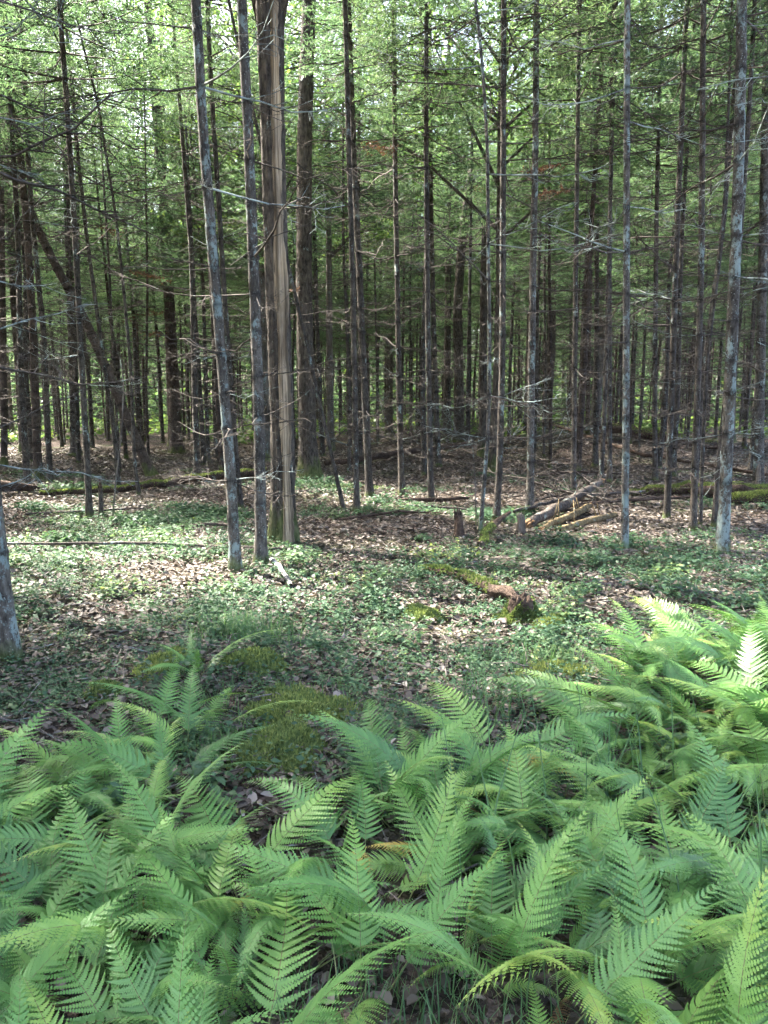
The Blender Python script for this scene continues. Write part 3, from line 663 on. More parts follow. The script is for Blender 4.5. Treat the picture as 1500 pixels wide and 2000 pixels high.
for q, (key, z, az, sc) in enumerate((('hazy brown', 4.0, 3.6, 1.7), ('hazy brown', 3.4, 4.2, 1.5), ('hazy brown', 5.6, 3.9, 1.5), ('straight dark', 5.3, 3.0, 1.3), ('straight dark', 5.0, 3.5, 1.2), ('right one of a touching', 5.4, 0.1, 1.0),
                                      ('thick dark broken', 9.3, 1.2, 1.6), ('slim dark left', 4.6, 0.2, 0.9), ('thinnest dark', 3.4, 0.4, 1.0), ('two crossing', 6.9, 0.1, 1.2), ('thick furrowed', 4.0, 4.0, 1.3))):
    rt = [o for o in roots if key in o.get('label', '')][0]; w = [c for c in rt.children if c.name.startswith('branch')]
    b = min(w, key=lambda c: abs(c.location.z - z))
    link('brown_spray', SPRAYS[q % 2], rt, b.location, (0, 0.1, az), sc)

# branches reaching into the picture from the trunk cut off by the left edge, and from a spruce just past the right edge
first = [o for o in bpy.data.objects if o.get('label', '').startswith('lichen-spotted spruce trunk cut off')][0]
for z, az, L, tilt, mi in ((2.31, 0.10, 0.60, -0.02, 3), (1.98, -0.05, 0.78, 0.06, 5), (1.23, 0.15, 0.85, 0.32, 8), (3.2, 0.3, 0.9, -0.1, 2), (3.55, -0.4, 0.8, 0.0, 7)):
    link('branch', LBRANCH_MESH[mi], first, (-0.05, 0, z), (0, tilt, az), (L, L, max(L, 0.9)))
right = thing('spruce_tree', (3.15, 5.2, gz(3.15, 5.2)), 0, 'spruce just past the right edge whose bare lichen-grey branches reach into the picture', 'tree')
r = np.random.default_rng(77)
fn, top = path_fn([(0, 0), (0.03, 2), (0.1, 5)], 0, 14)
link('trunk', trunk_mesh(r, fn, top, 0.07, whorl_heights(r, 9), 'lichen'), right)
link('crown', CROWNS[1], right, fn(np.array([7.2]))[0], (0, 0, 1))
for z, az, L, tilt, mi in ((3.75, 2.95, 1.15, 0.22, 0), (3.3, 3.3, 0.95, 0.25, 4), (2.35, 3.0, 0.95, 0.10, 9), (2.0, 3.25, 0.75, 0.1, 1), (1.5, 2.9, 0.8, 0.05, 6), (1.2, 3.2, 0.7, 0.0, 10), (4.2, 3.1, 1.2, 0.0, 7)):
    link('branch', LBRANCH_MESH[mi], right, fn(np.array([z]))[0], (0, tilt, az), (L, L, max(L, 0.9)))

# ------------------------------------------------------------------ the big split trunk with its stripped strip of bare wood
def split_trunk():
    bx, by = -1.14, 8.56
    root = thing('split_trunk', (bx, by, gz(bx, by)), 0, 'big dead-topped trunk with a long stripped strip of bare pale wood down its front', 'dead tree')
    r = np.random.default_rng(5)
    h = np.concatenate([[-0.12, -0.03, 0.03, 0.1, 0.2], np.arange(0.32, 5.9, 0.14)])
    sides = 40
    th = np.linspace(0, 2 * math.pi, sides, endpoint=False)
    cx = np.interp(h, [0, 1.3, 3.2, 4.4, 5.9], [0.0, 0.01, -0.02, -0.03, -0.035])
    rad = 0.122 * (1 + 0.42 * np.exp(-np.clip(h, 0, None) / 0.30)) * np.interp(h, [0, 1.2, 4.5, 5.6, 5.9], [1, 1, 1.02, 1.16, 1.25])
    flt = 0.035 * np.sin(7 * th + 0.7 + 0.5 * np.sin(1.3 * h[:, None])) + 0.035 * np.sin(13 * th + 1.1 + 0.3 * h[:, None]) + 0.03 * np.sin(23 * th + 2 * h[:, None] * 0.4)
    fl = np.exp(-np.clip(h, 0, None) / 0.35)[:, None]
    lob = 1 + flt * (1 + 0.6 * fl) + 0.12 * fl * np.sin(4 * th + 0.5)[None, :]
    # a hollow where the bark is gone (front, right of centre)
    pts = np.stack([cx, np.zeros_like(h), h], -1)
    mb = MB(); tube(mb, pts, rad, sides, 0.5, jitter=0.028, r=r, lobes=lob)
    link('trunk', mb.mesh('trunk', BARK['pine']), root)
    # bare strip: a thick slab of weathered wood standing a little proud of the bark, wavy edges, split grain
    hs = np.arange(-0.06, 5.95, 0.08); k = len(hs); n = 11
    cxs = np.interp(hs, [0, 1.3, 3.2, 4.4, 5.9], [0.066, 0.050, 0.026, 0.020, 0.012])
    half = np.interp(hs, [0, 0.25, 1.2, 2.6, 4.2, 5.9], [0.088, 0.070, 0.064, 0.060, 0.052, 0.046]) * (1 + 0.30 * np.convolve(r.standard_normal(k + 4), np.ones(5) / 5, 'valid'))
    front = -np.interp(hs, [0, 0.3, 1.0, 6], [0.200, 0.162, 0.150, 0.152])
    u = np.linspace(-1, 1, n)
    grain = r.normal(0, 0.006, n)[None, :] + np.cumsum(r.normal(0, 0.0016, (k, n)), 0)
    Xs = cxs[:, None] + half[:, None] * u[None, :]
    for e_ in (0, -1): Xs[:, e_] += np.convolve(r.normal(0, 0.010, k + 2), np.ones(3) / 3, 'valid') + r.normal(0, 0.004, k)
    Ys = front[:, None] + 0.045 * np.abs(u[None, :]) ** 2.2 + np.clip(grain, -0.012, 0.012)
    F = np.stack([Xs, Ys, hs[:, None] * np.ones((1, n))], -1)
    B = F.copy(); B[..., 1] += 0.09
    V = np.concatenate([F.reshape(-1, 3), B.reshape(-1, 3)])
    q = (np.arange(k - 1)[:, None] * n + np.arange(n - 1)[None, :]).ravel()
    front_q = np.stack([q, q + 1, q + n + 1, q + n], -1)
    e0 = np.arange(k - 1) * n; e1 = e0 + n - 1; N0 = k * n
    sideq = np.concatenate([np.stack([e0, e0 + n, e0 + n + N0, e0 + N0], -1), np.stack([e1, e1 + N0, e1 + n + N0, e1 + n], -1)])
    tint = np.clip(0.5 + grain * 40, 0.05, 0.9); tint[:, 4] = np.where(np.sin(hs * 2.1 + 1) > 0.1, 0.08, tint[:, 4]); tint[:, 7] = np.where(np.sin(hs * 1.7) > 0.3, 0.12, tint[:, 7])
    mb = MB(); mb.add(V, None, np.concatenate([front_q, sideq]), np.concatenate([tint.ravel(), tint.ravel()]))
    o = link('bare_strip', mb.mesh('bare_strip', M_WOODS), root); o['label'] = 'pale bark-free strip of weathered wood'
    for sgn, lab in ((-1, 'limb'), (1, 'limb')):
        mb = MB(); s = np.linspace(0, 1, 9)
        P = np.stack([-0.035 + sgn * (0.05 + 0.75 * s ** 1.2 + 0.25 * s), 0.03 + 0.2 * s, 5.45 + 3.4 * s], -1)
        tube(mb, P, np.interp(s, [0, 1], [0.098, 0.05]), 16, 0.5, jitter=0.04, r=r)
        link('limb', mb.mesh('limb', BARK['pine']), root)
        link('crown', BROADS[0], root, P[-1], (0, 0, sgn), 0.7)
M_WOODS = plain_mat('stripped_wood', (0.20, 0.150, 0.098), (0.46, 0.37, 0.255), scale=(70, 70, 4.0), bump=0.010, tint_dark=0.25)
split_trunk()

# ------------------------------------------------------------------ trees standing deeper in the wood
FTRUNK, FDEAD = [], []
for i in range(10):
    r = np.random.default_rng(500 + i)
    fn, top = path_fn([(0, 0), (r.normal(0, 0.05), 2.5), (r.normal(0, 0.12), 6), (r.normal(0, 0.2), 12)], r.normal(0, 0.012), 14)
    wh = whorl_heights(r, 9, 0.45)
    FTRUNK.append(trunk_mesh(r, fn, top, 0.075, wh, ('dark', 'speck', 'brown', 'dark', 'dark')[i % 5], sides=8, detail=0.5))
    FDEAD.append(dead_branch_mesh(r, fn, whorl_heights(r, 7, 0.40), 0.5, 6.5, 1.45, (4, 6), rad=0.0075, tw=(5, 9)))
FBIG = []
for i in range(4):
    r = np.random.default_rng(540 + i)
    fn, top = path_fn([(0, 0), (r.normal(0, 0.06), 3), (r.normal(0, 0.2), 8), (r.normal(0, 0.3), 14)], 0.0, 17)
    FBIG.append(trunk_mesh(r, fn, top, 0.19, np.zeros(0), ('brown', 'pine', 'pale', 'pine')[i], sides=14, detail=0.4, flare=0.5, flare_h=0.3, lobed=0.05))

taken = [(t[2], t[3]) for t in TREES] + [(-1.14, 8.56), (3.15, 5.2)]
r = np.random.default_rng(31)
n_far = 0
spots = []
for k in range(60000):
    y = math.sqrt(r.uniform(13.0 ** 2, 46.0 ** 2)); x = r.uniform(-1, 1) * (0.50 * y + 1.0)
    if y < 16 and abs(x) < 3.2: continue
    if 17 < y < 24 and -0.5 < x < 2.2: continue
    dmin = 1.05 + 0.019 * y
    if any((x - a) ** 2 + (y - b) ** 2 < dmin ** 2 for a, b in taken): continue
    taken.append((x, y)); spots.append((x, y))
    if len(spots) >= 262: break
spots += [(-3.4, 27.5), (-5.2, 31.0), (-1.9, 33.0), (-0.6, 29.5), (-2.8, 36.5), (-6.5, 35.5), (0.2, 34.5), (-1.0, 40.0), (-4.3, 40.5), (5.8, 31.5), (7.4, 36.0), (0.9, 26.5), (-7.8, 30.0), (2.4, 30.5), (3.3, 34.2), (1.3, 37.5), (4.6, 40.0), (2.2, 42.5)]
NICK = [(t[2] / t[3], t[3], t[10]) for t in TREES if t[8] != 'p'] + [(-1.14 / 8.56, 8.56, 'big dead-topped trunk with a bare strip')]
SHORT = [('cut off', 'trunk at the left edge'), ('crusted', 'lichen-crusted leaning trunk'), ('smooth grey', 'smooth grey trunk'), ('thick furrowed', 'thick furrowed pine'), ('dead pole', 'thin leaning dead pole'),
         ('left one of a touching', 'touching pair of trunks'), ('right one of a touching', 'dark trunk of the touching pair'), ('one pale sunlit', 'slim spruce at the bright patch'), ('straight spruce in the middle', 'straight clearing spruce'),
         ('half hidden', 'half-hidden clearing spruce'), ('thinnest crooked', 'crooked young spruce'), ('leftward bent', 'spruce with the bent foot'), ('bluish grey', 'bluish grey spruce'), ('straight dark', 'straight dark spruce'),
         ('curved foot', 'crossing trunks'), ('two crossing', 'right crossing trunk'), ('upright lichen', 'lone lichen-patched spruce'), ('closest trunk on the right', 'sturdy lichen-blotched spruce'), ('long mossy log', 'slim spruce by the big mossy log'),
         ('left end of the mossy', 'spruce at the mossy log end'), ('wedged', 'thin wedged spruce'), ('speckled spruce with', 'speckled spruce'), ('squeezed', 'thin squeezed spruce'), ('peeking', 'dark peeking spruce'),
         ('thick grey spruce', 'thick grey spruce at right'), ('pale broadleaf', 'pale sunlit trunk'), ('thick dark broken', 'thick broken snag'), ('shorter broken', 'shorter broken snag'), ('sunny leaf litter', 'spruce on the sunny litter'),
         ('thick brown spruce', 'thick brown spruce'), ('thinner dark', 'thinner spruce of the left pair'), ('thick dark spruce', 'thick dark spruce at left'), ('reddish', 'bowed reddish trunk'), ('thinnest dark', 'thinnest dark spruce'),
         ('slim dark left', 'slim left-leaning spruce'), ('hazy brown', 'hazy brown pine'), ('close behind', 'dark trunk behind the lichen-crusted one'), ('dim brown', 'dim brown spruce at the left edge'), ('dim spruce behind', 'dim spruce by the pine foot'), ('dead-topped', 'big split trunk')]
used_labels = {}
def beside(x, y):
    c = min(NICK, key=lambda n: abs(n[0] - x / y) + (0 if n[1] < y else 1)); nm = [v for k_, v in SHORT if k_ in c[2]][0]
    sd = 'left' if x / y < c[0] else 'right'
    if abs(x / y - c[0]) > 0.035: lab = f'slim spruce standing well to the {sd} of the {nm} and farther back'
    elif abs(x / y - c[0]) > 0.012: lab = f'slim spruce seen just {sd} of the {nm}, second rank'
    else: lab = f'slim spruce almost hidden behind the {nm}'
    lab = lab.replace('slim spruce standing well to the', 'slim spruce well to the').replace(' and farther back', ', farther back')
    q = used_labels[lab] = used_labels.get(lab, 0) + 1
    return lab if q == 1 else lab.replace('slim spruce', ('', '', 'second slim spruce', 'third slim spruce', 'fourth slim spruce', 'fifth slim spruce')[min(q, 5)])
for k, (x, y) in enumerate(sorted(spots, key=lambda p: p[1])):
    base = (x, y, gz(x, y)); u = r.random()
    if u < 0.08 and not in_gap(x, y, 3.6):
        root = thing('broadleaf_tree', base, r.uniform(0, 6.28), 'broadleaf tree with light yellow-green leaves deep in the wood', 'tree', 'broadleaf trees deep in the wood')
        s = r.uniform(0.5, 0.9)
        link('trunk', FBIG[k % 4], root, None, None, (s, s, 1))
        link('crown', BROADS[k % 2], root, (0, 0, r.uniform(4.5, 8)), (0, 0, r.uniform(0, 6)), r.uniform(0.85, 1.2))
        continue
    i = k % 10; s = r.uniform(0.42, 1.0)
    near = y < 24
    lab = beside(x, y) if near else 'slim dark spruce trunk crowded in the dim depth of the wood ' + ('at left' if x / y < -0.17 else 'at right' if x / y > 0.17 else 'at the centre')
    root = thing('spruce_tree', base, r.uniform(0, 6.28), lab, 'tree', 'second rank of spruces' if near else 'spruces deep in the wood')
    root.rotation_euler[0] = r.normal(0, 0.012); root.rotation_euler[1] = r.normal(0, 0.012)
    cbh = r.uniform(3.4, 6.2) if y > 17 else r.uniform(5.0, 7.0)
    ci = int(r.integers(5)); cz = r.uniform(0.5, 0.9) if y < 22 else r.uniform(0.65, 1.05) if y < 28 else r.uniform(0.9, 1.3)
    slim = 1.0
    if in_gap(x, y) and y < 25: cbh = r.uniform(6.5, 8.0); cz = 0.4; slim = 0.5
    link('trunk', FTRUNK[i], root, None, None, (s, s, (cbh + cz * CROWN_H[ci] - 0.3) / 14))
    link('dead_branches', FDEAD[i], root)['kind'] = 'stuff'
    if r.random() < (0.95 if y < 30 else 0.88):
        link('crown', CROWNS[ci], root, (0, 0, cbh), (0, 0, r.uniform(0, 6)), (slim, slim, cz))

# unseen spruces added out of the picture on the left so their crowns shade the floor
cnt = 0
for k in range(4000):
    y = r.uniform(1.0, 24.0); x = r.uniform(-0.50 * y - 13.0, -0.50 * y - 1.4)
    if any((x - a) ** 2 + (y - b) ** 2 < 1.55 ** 2 for a, b in taken) or in_gap(x, y): continue
    taken.append((x, y)); cnt += 1
    i = k % 10
    root = thing('spruce_tree', (x, y, gz(x, y)), r.uniform(0, 6.28), 'unseen spruce added past the left edge so its crown shades the forest floor', 'tree', 'spruces past the left edge')
    link('trunk', FTRUNK[i], root); link('crown', CROWNS[int(r.integers(5))], root, (0, 0, r.uniform(4.0, 6.5)), (0, 0, r.uniform(0, 6)), (1.25, 1.25, 1.0))
    if cnt >= 75: break

for x, y in ((-4.1, 6.6), (-3.2, 4.4)):  # more unseen spruces, added to keep the ferns in shade
    root = thing('spruce_tree', (x, y, gz(x, y)), 1.0, 'unseen spruce added past the left edge so its crown shades the forest floor', 'tree', 'spruces past the left edge')
    link('trunk', FTRUNK[3], root); link('crown', CROWNS[1], root, (0, 0, 5.5), (0, 0, 2.0), (1.35, 1.35, 1.0))

# ------------------------------------------------------------------ the far wood, one mass
def far_wood():
    r = np.random.default_rng(61); mb = MB(); PP, BB = [], []
    for k in range(600):
        y = math.sqrt(r.uniform(47 ** 2, 92 ** 2)); x = r.uniform(-1, 1) * (0.56 * y + 4)
        H = r.uniform(12, 21); w = r.uniform(0.06, 0.20); z0 = gz(x, y)
        tube(mb, [(x, y, z0 - 0.1), (x + r.normal(0, .2), y, z0 + H * 0.5), (x + r.normal(0, .3), y, z0 + H)], [w, w * 0.7, 0.02], 5, 0.5, caps=False, mi=0)
        n = 190
        if r.random() < 0.88:
            zc = r.uniform(2.0, 6.0); hz = r.beta(1.0, 1.6, n) * (H - zc); rr = 2.1 * (1 - hz / (H - zc) * 0.9) * np.sqrt(r.random(n)); a = r.uniform(0, 6.28, n)
            PP.append(np.stack([x + rr * np.cos(a), y + rr * np.sin(a), z0 + zc + hz], -1))
        else:
            zc = r.uniform(1.0, 6.0); c = r.normal(0, 1, (12, 3)) * [1.5, 1.5, 0.3 * (H - zc)]
            BB.append(np.array([x, y, z0 + zc + 0.45 * (H - zc)]) + c[r.integers(0, 12, n)] + r.normal(0, 0.45, (n, 3)))
    P = np.concatenate(PP); P[:, 2] = np.maximum(P[:, 2], 0.6)
    D = norm(r.standard_normal((len(P), 3)) * [1, 1, 0.25])
    tufts(mb, r, P, D, 3, (0.30, 0.55), 0.10, 0.6, mi=1)
    B = np.concatenate(BB); B[:, 2] = np.maximum(B[:, 2], 0.4)
    B = np.repeat(B, 2, 0) + r.normal(0, 0.2, (2 * len(B), 3))
    leaf_quads(mb, r, B, 0.34, flat=0.8, mi=2)
    o = link('far_wood', mb.mesh('far_wood', [BARK['dark'], M_NEEDLE, M_BROAD], smooth=False))
    tag(o, 'far-off mass of trunks and sunlit green foliage closing the view', None, None, 'stuff')
far_wood()

def far_undergrowth():
    """sunlit bracken and seedlings on the open floor behind the trunks"""
    r = np.random.default_rng(62); mb = MB()
    n = 26000
    y = r.uniform(27, 62, n); x = r.uniform(-1, 1, n) * (0.54 * y + 2)
    clump = np.sin(0.55 * x + 1.0) * np.sin(0.31 * y + 2.0) + 0.5 * np.sin(1.3 * x - 0.4 * y)
    keep = clump > np.where(y > 36, -0.5, 0.35); x, y = x[keep], y[keep]
    P = np.stack([x, y, gh(x, y) + r.beta(1.2, 2.5, len(x)) * 0.72], -1)
    leaf_quads(mb, r, P, 0.30, flat=0.55)
    n = 19000      # thickets and low boughs farther back, needles tinted darker to stand for shade
    y = r.uniform(44, 82, n); x = r.uniform(-1, 1, n) * (0.54 * y + 3)
    cl = np.sin(0.35 * x + 0.6 * np.sin(0.2 * y)) + np.sin(0.8 * x + 0.3 * y)
    hz = r.beta(1.1, 1.5, n) * (4.6 + 1.2 * cl); keep = hz > 0
    Q = np.stack([x, y, hz], -1)[keep]
    leaf_quads(mb, r, Q[::3] + r.normal(0, 0.3, Q[::3].shape), 0.36, tint=(0.3, 1.0), flat=0.9)
    tufts(mb, r, Q, norm(r.standard_normal((len(Q), 3)) * [1, 1, 0.3]), 3, (0.30, 0.6), 0.13, 0.6, tint=(0, 0.7), mi=1)
    o = link('far_undergrowth', mb.mesh('far_undergrowth', [M_BROAD, M_NEEDLE], smooth=False))
    tag(o, 'bright yellow-green undergrowth in sun far behind the trunks', None, None, 'stuff')
far_undergrowth()

# ------------------------------------------------------------------ logs, poles, stumps
def fuzz(mb, r, P, N, size=(0.012, 0.03), wd=0.008, mi=0, tint=(0.1, 0.95), up=0.5):
    """short moss shoots standing on points P"""
    m = len(P)
    d = norm(N + up * np.array([0, 0, 1.0]) + 0.55 * r.standard_normal((m, 3)))
    s = norm(np.cross(d, r.standard_normal((m, 3)))) * wd
    L = r.uniform(size[0], size[1], (m, 1))
    V = np.stack([P - s, P + s, P + d * L], 1).reshape(-1, 3)
    mb.add(V, np.arange(3 * m).reshape(-1, 3), None, np.repeat(r.uniform(tint[0], tint[1], m), 3), mi)

def log(name, label, pts, radii, mat, seed, cat='log', moss=0.0, moss_span=(0, 1), ends=M_ROT, sides=14, stubs=0, rough=0.10, jag=0.0, twig=0):
    """a fallen stem: pts are (x, y, height of the axis above the floor)"""
    r = np.random.default_rng(seed)
    pts = np.array(pts, float); pts[:, 2] += gh(pts[:, 0], pts[:, 1])
    k = max(8, int(np.linalg.norm(pts[-1] - pts[0]) / 0.16))
    u = np.linspace(0, 1, len(pts)); s = np.linspace(0, 1, k)
    P = np.stack([np.interp(s, u, pts[:, c]) for c in range(3)], -1); R = np.interp(s, np.linspace(0, 1, len(radii)), radii)
    R = R * 0.68; P[1:-1] += r.normal(0, 0.22, (k - 2, 3)) * R[1:-1, None]
    org = P[0].copy(); Pl = P - org
    root = thing(name, org, 0, label, cat)
    th = np.linspace(0, 6.283, sides, endpoint=False)
    lob = 1 + rough * (np.sin(3 * th + r.uniform(0, 6)) + 0.7 * np.sin(7 * th + r.uniform(0, 6)))[None, :] * np.ones((k, 1))
    if jag:
        lob[0] *= 1 - jag * r.random(sides); lob[-1] *= 1 - jag * r.random(sides)
    mb = MB(); tube(mb, Pl, R, sides, 0.5, jitter=rough * 0.5, r=r, lobes=lob, caps=False)
    link('stem', mb.mesh('stem', mat), root)
    for e, d in ((0, -1), (k - 1, 1)):          # the two broken faces
        t = norm(Pl[min(e + 1, k - 1)] - Pl[max(e - 1, 0)]); mb = MB(); m = 18
        a = norm(np.cross(t, [0, 0, 1.0])); b = np.cross(t, a)
        for q in range(m):
            an = r.uniform(0, 6.283); rr = R[e] * math.sqrt(r.random()) * 0.8
            p = Pl[e] + (a * math.cos(an) + b * math.sin(an)) * rr - t * d * 0.03
            tube(mb, [p, p + t * d * (0.02 + r.uniform(0.0, 0.9 + 2.2 * jag) * R[e])], [R[e] * 0.33, R[e] * 0.08], 5, 0.5)
        link('broken_end', mb.mesh('broken_end', ends), root)
    if moss:
        mb = MB(); m = int(moss * 5200 * np.linalg.norm(pts[-1] - pts[0]) * (R.mean() / 0.1))
        f = r.uniform(moss_span[0], moss_span[1], m); th2 = r.normal(0, 0.75, m)
        C = np.stack([np.interp(f, s, Pl[:, c]) for c in range(3)], -1); t = norm(Pl[-1] - Pl[0]); a = norm(np.cross(t, [0, 0, 1.0]))
        keep = np.sin(f * 31) + np.sin(f * 17 + 1.0) + 1.2 * r.standard_normal(m) > -1.2
        Nn = a[None] * np.sin(th2)[:, None] + np.array([0, 0, 1.0]) * np.cos(th2)[:, None]
        Pm = C + Nn * np.interp(f, s, R)[:, None] * 0.98
        fuzz(mb, r, Pm[keep], Nn[keep], (0.015, 0.04), 0.010)
        link('moss', mb.mesh('moss', M_MOSS, smooth=False), root)['kind'] = 'stuff'
    for q in range(stubs):
        f = r.uniform(0.1, 0.95); p = np.array([np.interp(f, s, Pl[:, c]) for c in range(3)]); rr = float(np.interp(f, s, R))
        mb = MB(); e = p + np.array([r.normal(0, 0.07), r.normal(0, 0.07), r.uniform(0.10, 0.30)])
        tube(mb, [p, (p + e) / 2 + r.normal(0, .01, 3), e], [rr * 0.22, rr * 0.16, 0.004], 6, 0.5)
        link('branch_stub', mb.mesh('branch_stub', mat), root)
    for q in range(twig):
        f = r.uniform(0.1, 0.95); p = np.array([np.interp(f, s, Pl[:, c]) for c in range(3)])
        link('branch', BRANCH_MESH[int(r.integers(12))], root, p, (r.normal(0, 0.5), -r.uniform(0.1, 0.9), r.uniform(0, 6.28)), r.uniform(0.3, 0.9))
    return root

M_LOGBARK = bark_mat('log_bark', (0.025, 0.02, 0.016), (0.125, 0.10, 0.082), lichen=0.25, ridge=(26, 26, 26), bump=0.012)
M_YLOG = bark_mat('yellowish_log_bark', (0.05, 0.034, 0.016), (0.24, 0.175, 0.085), lichen=0.15, ridge=(22, 22, 22), bump=0.012)
log('fallen_log', 'long broken log with a torn orange end, lying away into the wood', [(1.82, 9.50, 0.10), (2.55, 10.7, 0.17), (3.75, 13.2, 0.22)], [0.095, 0.10, 0.075], M_LOGBARK, 1, ends=M_FRESH, jag=0.8, stubs=2, twig=4)
log('fallen_log', 'short yellowish log with upright stubs next to the broken log', [(1.95, 9.38, 0.04), (2.45, 10.1, 0.09), (2.98, 10.95, 0.10)], [0.05, 0.07, 0.06], M_YLOG, 2, ends=M_FRESH, jag=0.5, stubs=5)
log('fallen_log', 'second short tan log in front of the yellowish one', [(2.15, 9.30, 0.04), (2.65, 9.75, 0.07), (3.12, 10.25, 0.08)], [0.05, 0.06, 0.05], M_YLOG, 3, stubs=3)
log('fallen_pole', 'grey pole lying along the broken log', [(1.75, 10.3, 0.10), (2.9, 11.6, 0.16), (4.3, 12.6, 0.12)], [0.035, 0.04, 0.03], M_LOGBARK, 4, twig=5)
log('fallen_pole', 'dark crooked pole behind the broken log running toward the mossy log', [(2.6, 11.0, 0.06), (3.6, 11.7, 0.10), (4.9, 12.1, 0.08)], [0.03, 0.045, 0.03], M_ROT, 5, twig=4)
log('mossy_log', 'rotten log under thick green moss at the right edge', [(4.15, 12.9, 0.06), (4.9, 12.6, 0.10), (5.6, 12.2, 0.14), (6.7, 11.9, 0.12)], [0.09, 0.14, 0.20, 0.15], M_ROT, 6, moss=1.0, rough=0.14)
log('mossy_log', 'round moss-covered log chunk lying in front of the rotten log at right', [(5.25, 11.55, 0.10), (5.7, 11.45, 0.13), (6.3, 11.35, 0.12)], [0.10, 0.15, 0.13], M_ROT, 7, moss=1.3, rough=0.12)
log('mossy_log', 'long low mossy log on the left behind the sunny litter', [(-5.7, 12.65, 0.06), (-4.6, 13.3, 0.09), (-3.4, 14.4, 0.12), (-2.4, 15.6, 0.14)], [0.04, 0.07, 0.09, 0.11], M_ROT, 8, moss=0.45, rough=0.16)
log('fallen_log', 'reddish rotten log at the left edge', [(-6.9, 12.0, 0.12), (-6.4, 12.5, 0.16), (-5.9, 12.9, 0.10)], [0.14, 0.15, 0.08], M_ROT, 9, jag=0.6, rough=0.12)
log('fallen_pole', 'long thin pole lying across the herbs at left in front of the trunks', [(-4.6, 7.95, 0.07), (-2.6, 8.0, 0.10), (-0.80, 8.02, 0.05)], [0.018, 0.025, 0.022], M_LOGBARK, 10, sides=8, twig=3)
M_BIRCH = bark_mat('whitish_bark', (0.10, 0.095, 0.09), (0.30, 0.29, 0.28), lichen=0.5, lichen_col=(0.45, 0.47, 0.45), ridge=(20, 20, 20))
log('fallen_branch', 'short whitish lichen-crusted stick beside the grey trunk foot', [(-1.12, 7.45, 0.05), (-0.95, 6.95, 0.06), (-0.80, 6.45, 0.05)], [0.03, 0.035, 0.028], M_BIRCH, 11, cat='branch', sides=9)
log('fallen_log', 'short dark rotten log half sunk in the herbs in the middle', [(0.70, 6.75, 0.05), (0.85, 6.35, 0.07), (1.03, 5.95, 0.08)], [0.07, 0.085, 0.08], M_ROT, 12, jag=0.7, rough=0.22, moss=0.3, moss_span=(0, 0.7))
log('fallen_log', 'mossy crumbling log piece behind the dark rotten log', [(0.35, 7.25, 0.03), (0.52, 7.0, 0.05), (0.66, 6.85, 0.05)], [0.05, 0.065, 0.05], M_ROT, 13, rough=0.15, moss=0.8)
log('fallen_log', 'pale bent wood piece curving out of the herbs left of the broken log', [(1.05, 8.15, 0.03), (1.14, 8.38, 0.12), (1.32, 8.75, 0.20), (1.50, 9.05, 0.27)], [0.07, 0.055, 0.045, 0.022], M_ROT, 14, ends=M_WOOD, rough=0.20, moss=0.5, moss_span=(0, 0.5))
log('fallen_branch', 'dark stick with an upturned end lying on the sunlit clearing', [(0.20, 11.65, 0.06), (0.8, 11.6, 0.08), (1.30, 11.75, 0.10)], [0.035, 0.05, 0.03], M_ROT, 15, cat='branch', stubs=2)
log('fallen_log', 'dark log lying across behind the touching pair of trunks', [(-1.4, 18.2, 0.12), (0.4, 18.9, 0.16), (2.3, 20.2, 0.30)], [0.08, 0.11, 0.08], M_ROT, 16, twig=5)
log('fallen_pole', 'long black pole slanting down toward the right edge behind the spruces', [(4.7, 22.0, 0.55), (6.2, 18.4, 0.25), (7.8, 15.2, 0.15)], [0.05, 0.06, 0.05], M_ROT, 17, twig=5)
log('mossy_log', 'big moss-backed log lying on the mound behind the right-hand spruces', [(6.4, 22.6, 0.30), (7.7, 22.0, 0.22), (9.4, 21.6, 0.18)], [0.22, 0.24, 0.18], M_ROT, 18, moss=0.5, rough=0.1)
log('fallen_log', 'pale log lying on top of the brush mound in the sun', [(3.9, 22.2, 0.22), (5.0, 22.6, 0.20), (6.3, 23.2, 0.25)], [0.10, 0.13, 0.10], BARK['pale'], 19, jag=0.6)
for q, (a, b, lab) in enumerate((((-0.6, 10.0), (0.9, 10.4), 'thin dark stick on the leaf litter left of the crooked young spruce'), ((0.3, 10.9), (1.5, 10.75), 'thin stick just below the upturned dark stick'),
                                 ((3.3, 12.7), (5.0, 13.4), 'dark pole lying behind the mossy log end'), ((-4.9, 10.4), (-3.5, 11.3), 'thin twisted stick on the litter at left'),
                                 ((4.9, 7.6), (5.6, 6.5), 'dark stick lying at the right edge above the ferns'), ((-2.7, 9.4), (-1.5, 9.2), 'stick lying behind the lichen-crusted trunk'),
                                 ((2.7, 15.5), (5.2, 16.4), 'pole lying across the mid-ground right of the centre'), ((-4.6, 15.8), (-2.3, 17.0), 'pole lying across behind the left mossy log'))):
    log('fallen_branch', lab, [(a[0], a[1], 0.04), ((a[0] + b[0]) / 2 + 0.06, (a[1] + b[1]) / 2 + 0.08, 0.07), (b[0], b[1], 0.04)], [0.022, 0.026, 0.014], (M_ROT, M_LOGBARK)[q % 2], 40 + q, cat='branch', sides=7, twig=3)

